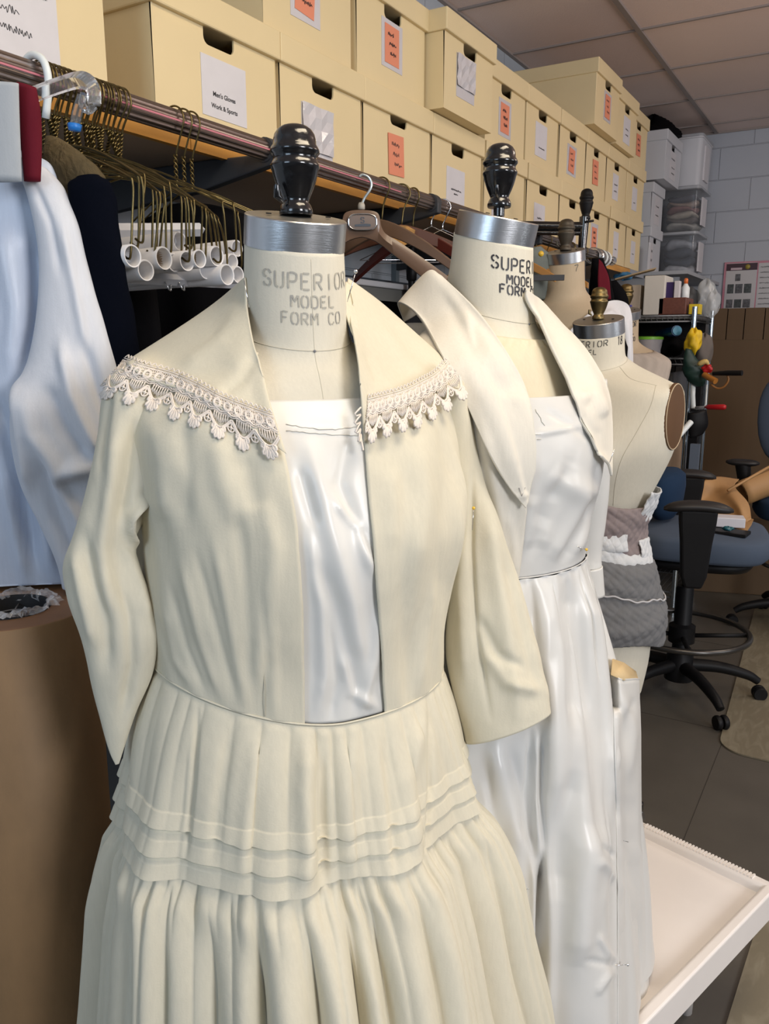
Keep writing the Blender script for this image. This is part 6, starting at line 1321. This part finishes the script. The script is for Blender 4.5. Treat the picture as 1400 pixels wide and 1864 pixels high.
def five_star(c, root, r, a0, zt=.13):
    for k in range(5):
        a = a0+k*2*PI/5; d = np.array([math.cos(a), math.sin(a), 0]); m = MB()
        m.tube(catmull([c+d*.03+np.array([0, 0, zt]), c+d*r*.5+np.array([0, 0, zt-.005]), c+d*r*.85+np.array([0, 0, zt-.030]), c+d*r+np.array([0, 0, zt-.055])], 14), np.linspace(.026, .015, 14), 10); lg = m.build('leg', M_blackm, root, angle=50)
        s_ = np.array([-d[1], d[0], 0]); m = MB()
        for q in (-.013, .013): m.lathe([(.0001, -.009), (.024, -.009), (.027, -.004), (.027, .004), (.024, .009), (.0001, .009)], c+d*(r+.008)+s_*q+np.array([0, 0, .0275]), 20, s_)
        m.build('caster', M_blackm, lg, angle=40)
def armrest(c, root, yaw_, zt, L_=.26, post_w=.10):
    """c: pad centre"""
    d = np.array([math.cos(yaw_), math.sin(yaw_), 0]); s_ = np.array([-d[1], d[0], 0]); R = []
    for i in range(15):
        e = i/14*2-1; w_ = .038*max(.05, (1-abs(e)**3.5))**.5; p = np.array([c[0], c[1], zt])+d*L_/2*e+np.array([0, 0, -.012*e*e]); h_ = .018*max(.1, 1-abs(e)**4)**.5
        R.append([p+s_*w_*math.cos(a)+np.array([0, 0, h_*math.sin(a)]) for a in np.linspace(0, 2*PI, 17)[:-1]])
    m = MB(); m.rings(R); ar = m.build('armrest', mat('soft_black', (.016, .015, .016), .5), root)
    m = MB(); zc_ = zt-.012; R = []
    for z, hw0, th in ((zc_, .058, .022), (zc_-.04, .056, .022), (zc_-.11, .048, .02), (zc_-.22, .040, .018), (zc_-.26, .026, .016)):
        R.append([np.array([c[0], c[1], z])+d*hw0*a+s_*th*b for a, b in ((-1, -1), (1, -1), (1, 1), (-1, 1))])
    m.rings(R); m.build('arm_bracket', M_blackm, ar, smooth=False, bevel=.008)
c1 = np.array([-.55, 3.2, 0]); ch = thing('drafting_chair', 'blue grey drafting chair with a foot ring, kraft paper and white card on its seat', 'chair', c1)
five_star(c1, ch, .30, math.radians(-50))
m = MB(); m.lathe([(.055, .07), (.05, .17), (.033, .19), (.033, .44), (.028, .45)], c1, 24, cap0=True); m.build('column', M_blackm, ch, angle=50)
m = MB(); m.tube([c1+np.array([0, 0, .44]), c1+np.array([0, 0, .60])], .014, 16); m.build('gas_lift', M_chrome, ch)
m = MB(); m.tube([c1+np.array([.245*math.cos(a), .245*math.sin(a), .27]) for a in np.linspace(0, 2*PI, 65)[:-1]], .0115, 10, closed=True)
fr_ = m.build('foot_ring', mat('ring_steel', (.10, .095, .09), .3, metal=.8), ch)
for k in range(4):
    a = .3+k*PI/2; m = MB(); m.tube([c1+np.array([.03*math.cos(a), .03*math.sin(a), .25]), c1+np.array([.24*math.cos(a), .24*math.sin(a), .268])], .009, 8); m.build('ring_spoke', M_blackm, ch)
m = MB(); m.lathe([(.034, .22), (.05, .225), (.05, .29), (.034, .30)], c1, 24, cap0=False, cap1=False); m.build('ring_clamp', M_blackm, ch, angle=40)
m = MB(); m.rings(slab(c1+np.array([.03, -.02, 0]), .25, .245, .60, .695, math.radians(10))); m.build('seat', M_blue, ch)
m = MB(); m.rings(slab(c1+np.array([.02, -.01, 0]), .21, .20, .555, .605, math.radians(10), crown=0)); m.build('seat_pan', M_blackm, ch)
m = MB(); m.tube([c1+np.array([.05, -.16, .58]), c1+np.array([.05, -.16, .545])], .010, 10); m.lathe([(.001, 0), (.026, 0), (.030, .006), (.026, .012), (.001, .012)], c1+np.array([.05, -.16, .533]), 20); m.build('lever_knob', M_blackm, ch, angle=50)
pa = PZ(1272, 921, .86); armrest(pa, ch, math.radians(18), .86, .21)
pb = PZ(1255, 862, .865); armrest(pb, ch, math.radians(14), .865, .20)
# backrest beyond the far armrest
m = MB(); R = []
bc_ = PZ(1232, 890, .84)+np.array([-.05, .06, 0])
for z, hw0 in ((.72, .10), (.76, .17), (.84, .19), (.88, .18), (.90, .12)):
    R.append([bc_*[1, 1, 0]+np.array([hw0*.35*math.cos(a)-.0, hw0*math.sin(a)*.8, z]) for a in np.linspace(0, 2*PI, 25)[:-1]])
m.rings(R); m.build('backrest', M_navy, ch)
# things on the seat
def at(px, py, z): return PZ(px, py, z)
kp = thing('kraft_offcut', 'curled sheet of brown kraft paper lying on the drafting chair seat', 'paper', at(1290, 900, .74))
c = [[(1216, 925, .74), (1262, 888, .80), (1300, 868, .83), (1346, 872, .80)], [(1250, 930, .72), (1290, 905, .76), (1320, 888, .80), (1338, 886, .80)], [(1262, 945, .71), (1320, 925, .74), (1346, 920, .76), (1362, 915, .76)], [(1280, 955, .705), (1330, 945, .71), (1355, 950, .71), (1368, 945, .72)]]
m = MB(); m.grid(surf([[PZ(a, b, z) for a, b, z in r] for r in c], 30, 40)); m.build('sheet', mat('kraft_light', (.42, .24, .10), .6), kp, solid=.002)
m = MB(); q = [PZ(1322, 885, .82), PZ(1345, 868, .84), PZ(1372, 858, .86)]; m.tube([PZ(1325, 893, .80), PZ(1400, 850, .88)], .006, 6); m.build('edge_strip', mat('kraft_light', (.42, .24, .10), .6), kp)
wc = thing('white_card_tray', 'shallow white card tray on the drafting chair seat', 'tray', at(1320, 950, .72)); m = MB(); c0 = PZ(1320, 948, .73); m.box(c0, (.13, .07, .035), rz=.25); m.build('tray_body', mat('tray_white', (.68, .68, .74), .5), wc, smooth=False, bevel=.003)
tag(MB().box(PZ(1322, 968, .705), (.15, .08, .012), rz=-.1).build('black_folder', M_blackm, smooth=False, bevel=.002), 'thin black folder under the white card tray', 'folder')
m = MB(); m.add([PZ(a, b, z) for a, b, z in ((1318, 968, .700), (1345, 938, .715), (1372, 945, .715), (1368, 955, .705), (1352, 978, .699))], [(0, 1, 2, 3, 4)]); tag(m.build('cardboard_scrap', mat('kraft_light', (.42, .24, .10), .6), smooth=False, solid=.003), 'angular cardboard scrap beside the black folder on the seat', 'cardboard')
lump('teal_trinket', PZ(1325, 962, .722), (.02, .015, .008), mat('teal_p', (.01, .10, .13), .3), 'small teal trinket on the black folder', 'trinket', 17)
# second chair
c2_ = np.array([-.20, 4.30, 0]); ch2 = thing('office_chair', 'farther blue office chair with a tall rounded back, cut off by the right edge', 'chair', c2_)
five_star(c2_, ch2, .30, math.radians(200)); m = MB(); m.lathe([(.04, .1), (.03, .2), (.028, .55)], c2_, 20); m.build('column', M_blackm, ch2, angle=50)
m = MB(); m.rings(slab(c2_, .25, .24, .56, .66, .2)); m.build('seat', M_navy, ch2)
m = MB(); R = []
bb_ = PY(1405, 850, 4.62)
for i, (e, hw0) in enumerate(((-.24, .10), (-.20, .16), (-.1, .205), (.05, .215), (.14, .20), (.20, .165), (.235, .10), (.245, .02))):
    cc = np.array([bb_[0]+.12, 4.62+.02*e, 1.0+e]); R.append([cc+np.array([hw0*np.sign(math.cos(a))*abs(math.cos(a))**.8, .035*math.sin(a)-.02*math.cos(a)**2*0, 0]) for a in np.linspace(0, 2*PI, 33)[:-1]])
m.rings(R); m.build('backrest', M_blue, ch2, sub=1)
pc = PY(1352, 842, 4.25); R = []
m = MB(); R = []
for i in range(11):
    e = i/10*2-1; w_ = max(.1, 1-abs(e)**3)**.5; p = pc+np.array([.075*e, 0, 0]); R.append([p+np.array([0, .04*w_*math.cos(a), .017*w_*math.sin(a)]) for a in np.linspace(0, 2*PI, 17)[:-1]])
m.rings(R); ar2 = m.build('armrest', MATS['soft_black'], ch2)
m = MB(); m.tube([pc, PY(1356, 880, 4.25), PY(1358, 915, 4.25)], [.036, .030, .024], 12); m.tube([PY(1358, 915, 4.25), PY(1359, 980, 4.25), PY(1372, 1000, 4.27)], .015, 12); m.build('arm_post', M_blackm, ar2, angle=50)
m = MB(); m.tube([c2_+np.array([.2*math.cos(a)+.0, .2*math.sin(a), .33]) for a in np.linspace(0, 2*PI, 49)[:-1]], .010, 8, closed=True); m.build('foot_ring', MATS['ring_steel'], ch2)
kr = thing('kraft_curl', 'rolled curl of brown kraft paper lying over the farther office chair', 'paper', PY(1375, 880, 4.1)); a, b = PY(1348, 898, 4.1), PY(1440, 862, 4.25)
m = MB(); ax = (b-a)/np.linalg.norm(b-a); n_ = np.cross(ax, [0, 0, 1]); n_ /= np.linalg.norm(n_); u_ = np.cross(n_, ax)
R = [[a+(b-a)*i/8+(n_*math.cos(t)+u_*math.sin(t))*(.055+.008*t/6) for t in np.linspace(0, 7.6, 50)] for i in range(9)]
m.rings(R, closed=False); m.build('sheet', mat('kraft_light', (.42, .24, .10), .6), kr, solid=.002)
# ================================================================ mats and the low white table
m = MB()
def rrect(x0, x1, y0, y1, z0, z1, r, sk=0):
    pts = []
    for cx, cy, a0 in ((x1-r, y1-r, 0), (x0+r, y1-r, PI/2), (x0+r, y0+r, PI), (x1-r, y0+r, 1.5*PI)):
        for a in np.linspace(a0, a0+PI/2, 8): x, y = cx+r*math.cos(a), cy+r*math.sin(a); pts.append((x+sk*(y-y0), y))
    return [[np.array([x, y, z0]) for x, y in pts], [np.array([x, y, z1]) for x, y in pts]]
M_mat = mat('marbled_mat', (.235, .205, .145), .38, var=.0)
mm = MATS['marbled_mat']; nt = mm.node_tree; N = nt.nodes; b = N['Principled BSDF']; tc = N.new('ShaderNodeTexCoord'); mp = N.new('ShaderNodeMapping'); mp.inputs['Scale'].default_value = (9, 2.6, 1); nz = N.new('ShaderNodeTexNoise'); nz.inputs['Scale'].default_value = 3; nz.inputs['Detail'].default_value = 6; nz.inputs['Distortion'].default_value = 1.6
rp = N.new('ShaderNodeValToRGB'); rp.color_ramp.elements[0].position = .46; rp.color_ramp.elements[0].color = (.205, .178, .125, 1); rp.color_ramp.elements[1].position = .68; rp.color_ramp.elements[1].color = (.27, .24, .175, 1)
nt.links.new(tc.outputs['Object'], mp.inputs[0]); nt.links.new(mp.outputs[0], nz.inputs['Vector']); nt.links.new(nz.outputs['Fac'], rp.inputs['Fac']); nt.links.new(rp.outputs['Color'], b.inputs['Base Color'])
m.rings(rrect(-.335, .9, 2.795, 4.6, .001, .006, .09, -.05)); tag(m.build('floor_mat', M_mat, angle=30), 'beige marbled floor mat with a rounded corner under the drafting chair', 'mat')
m = MB(); m.rings(rrect(-.15, .9, 1.1, 2.0, .001, .006, .09, .05)); tag(m.build('floor_mat', M_mat, angle=30), 'beige marbled floor mat glimpsed below the low white table', 'mat')
# carton under the chairs
m = MB(); c = PY(1290, 1090, 4.3); m.box((c[0], 4.9, .22), (.4, .3, .44), rz=.3); tag(m.build('brown_carton', M_card, smooth=False, bevel=.004), 'brown carton on the floor in the shade behind the drafting chair', 'carton')
tb = thing('low_white_table', 'low off white plastic table with a raised ribbed rim beside the white dress', 'table', (-.25, 1.42, 0))
far_l, far_r, near_r = PZ(1150, 1487, .31), PZ(1418, 1613, .31), PZ(1236, 1880, .31)
ex = (far_r-far_l)/np.linalg.norm(far_r-far_l); ey = (near_r-far_r)/np.linalg.norm(near_r-far_r); ey = ey-ex*(ey@ex); ey /= np.linalg.norm(ey)
W_, L_ = np.linalg.norm(far_r-far_l)+.04, .52
M_tab = mat('offwhite_plastic', (.84, .79, .75), .35, var=.05, vscale=6); O_ = far_r
def TB(a, b, z): return O_-ex*a+ey*b+np.array([0, 0, z-.31])
m = MB(); pts = lambda z, i: [TB(i, i, z), TB(W_-i, i, z), TB(W_-i, L_-i, z), TB(i, L_-i, z)]
m.rings([pts(.26, .02), pts(.292, .02)]); m.build('table_top', M_tab, tb, smooth=False)
m = MB(); m.rings([pts(.25, .0), pts(.31, .0), pts(.312, .004), pts(.312, .018), pts(.306, .024), pts(.290, .026)], False, False)
m.build('rim', M_tab, tb, smooth=False, bevel=.0025)
m = MB()
for k in range(34):
    a = .045+k*.0072; m.rings([[TB(a, .003, z), TB(a+.0038, .003, z), TB(a+.0038, .019, z), TB(a, .019, z)] for z in (.311, .3145)])
m.build('rim_ribs', M_tab, tb, smooth=False)
for a, b in ((.12, .10), (W_-.08, .10), (W_-.08, L_-.12), (.14, L_-.12)):
    m = MB(); m.tube([TB(a, b, .26), TB(a, b, .0)], [.018, .013], 12); m.build('leg', M_tab, tb)
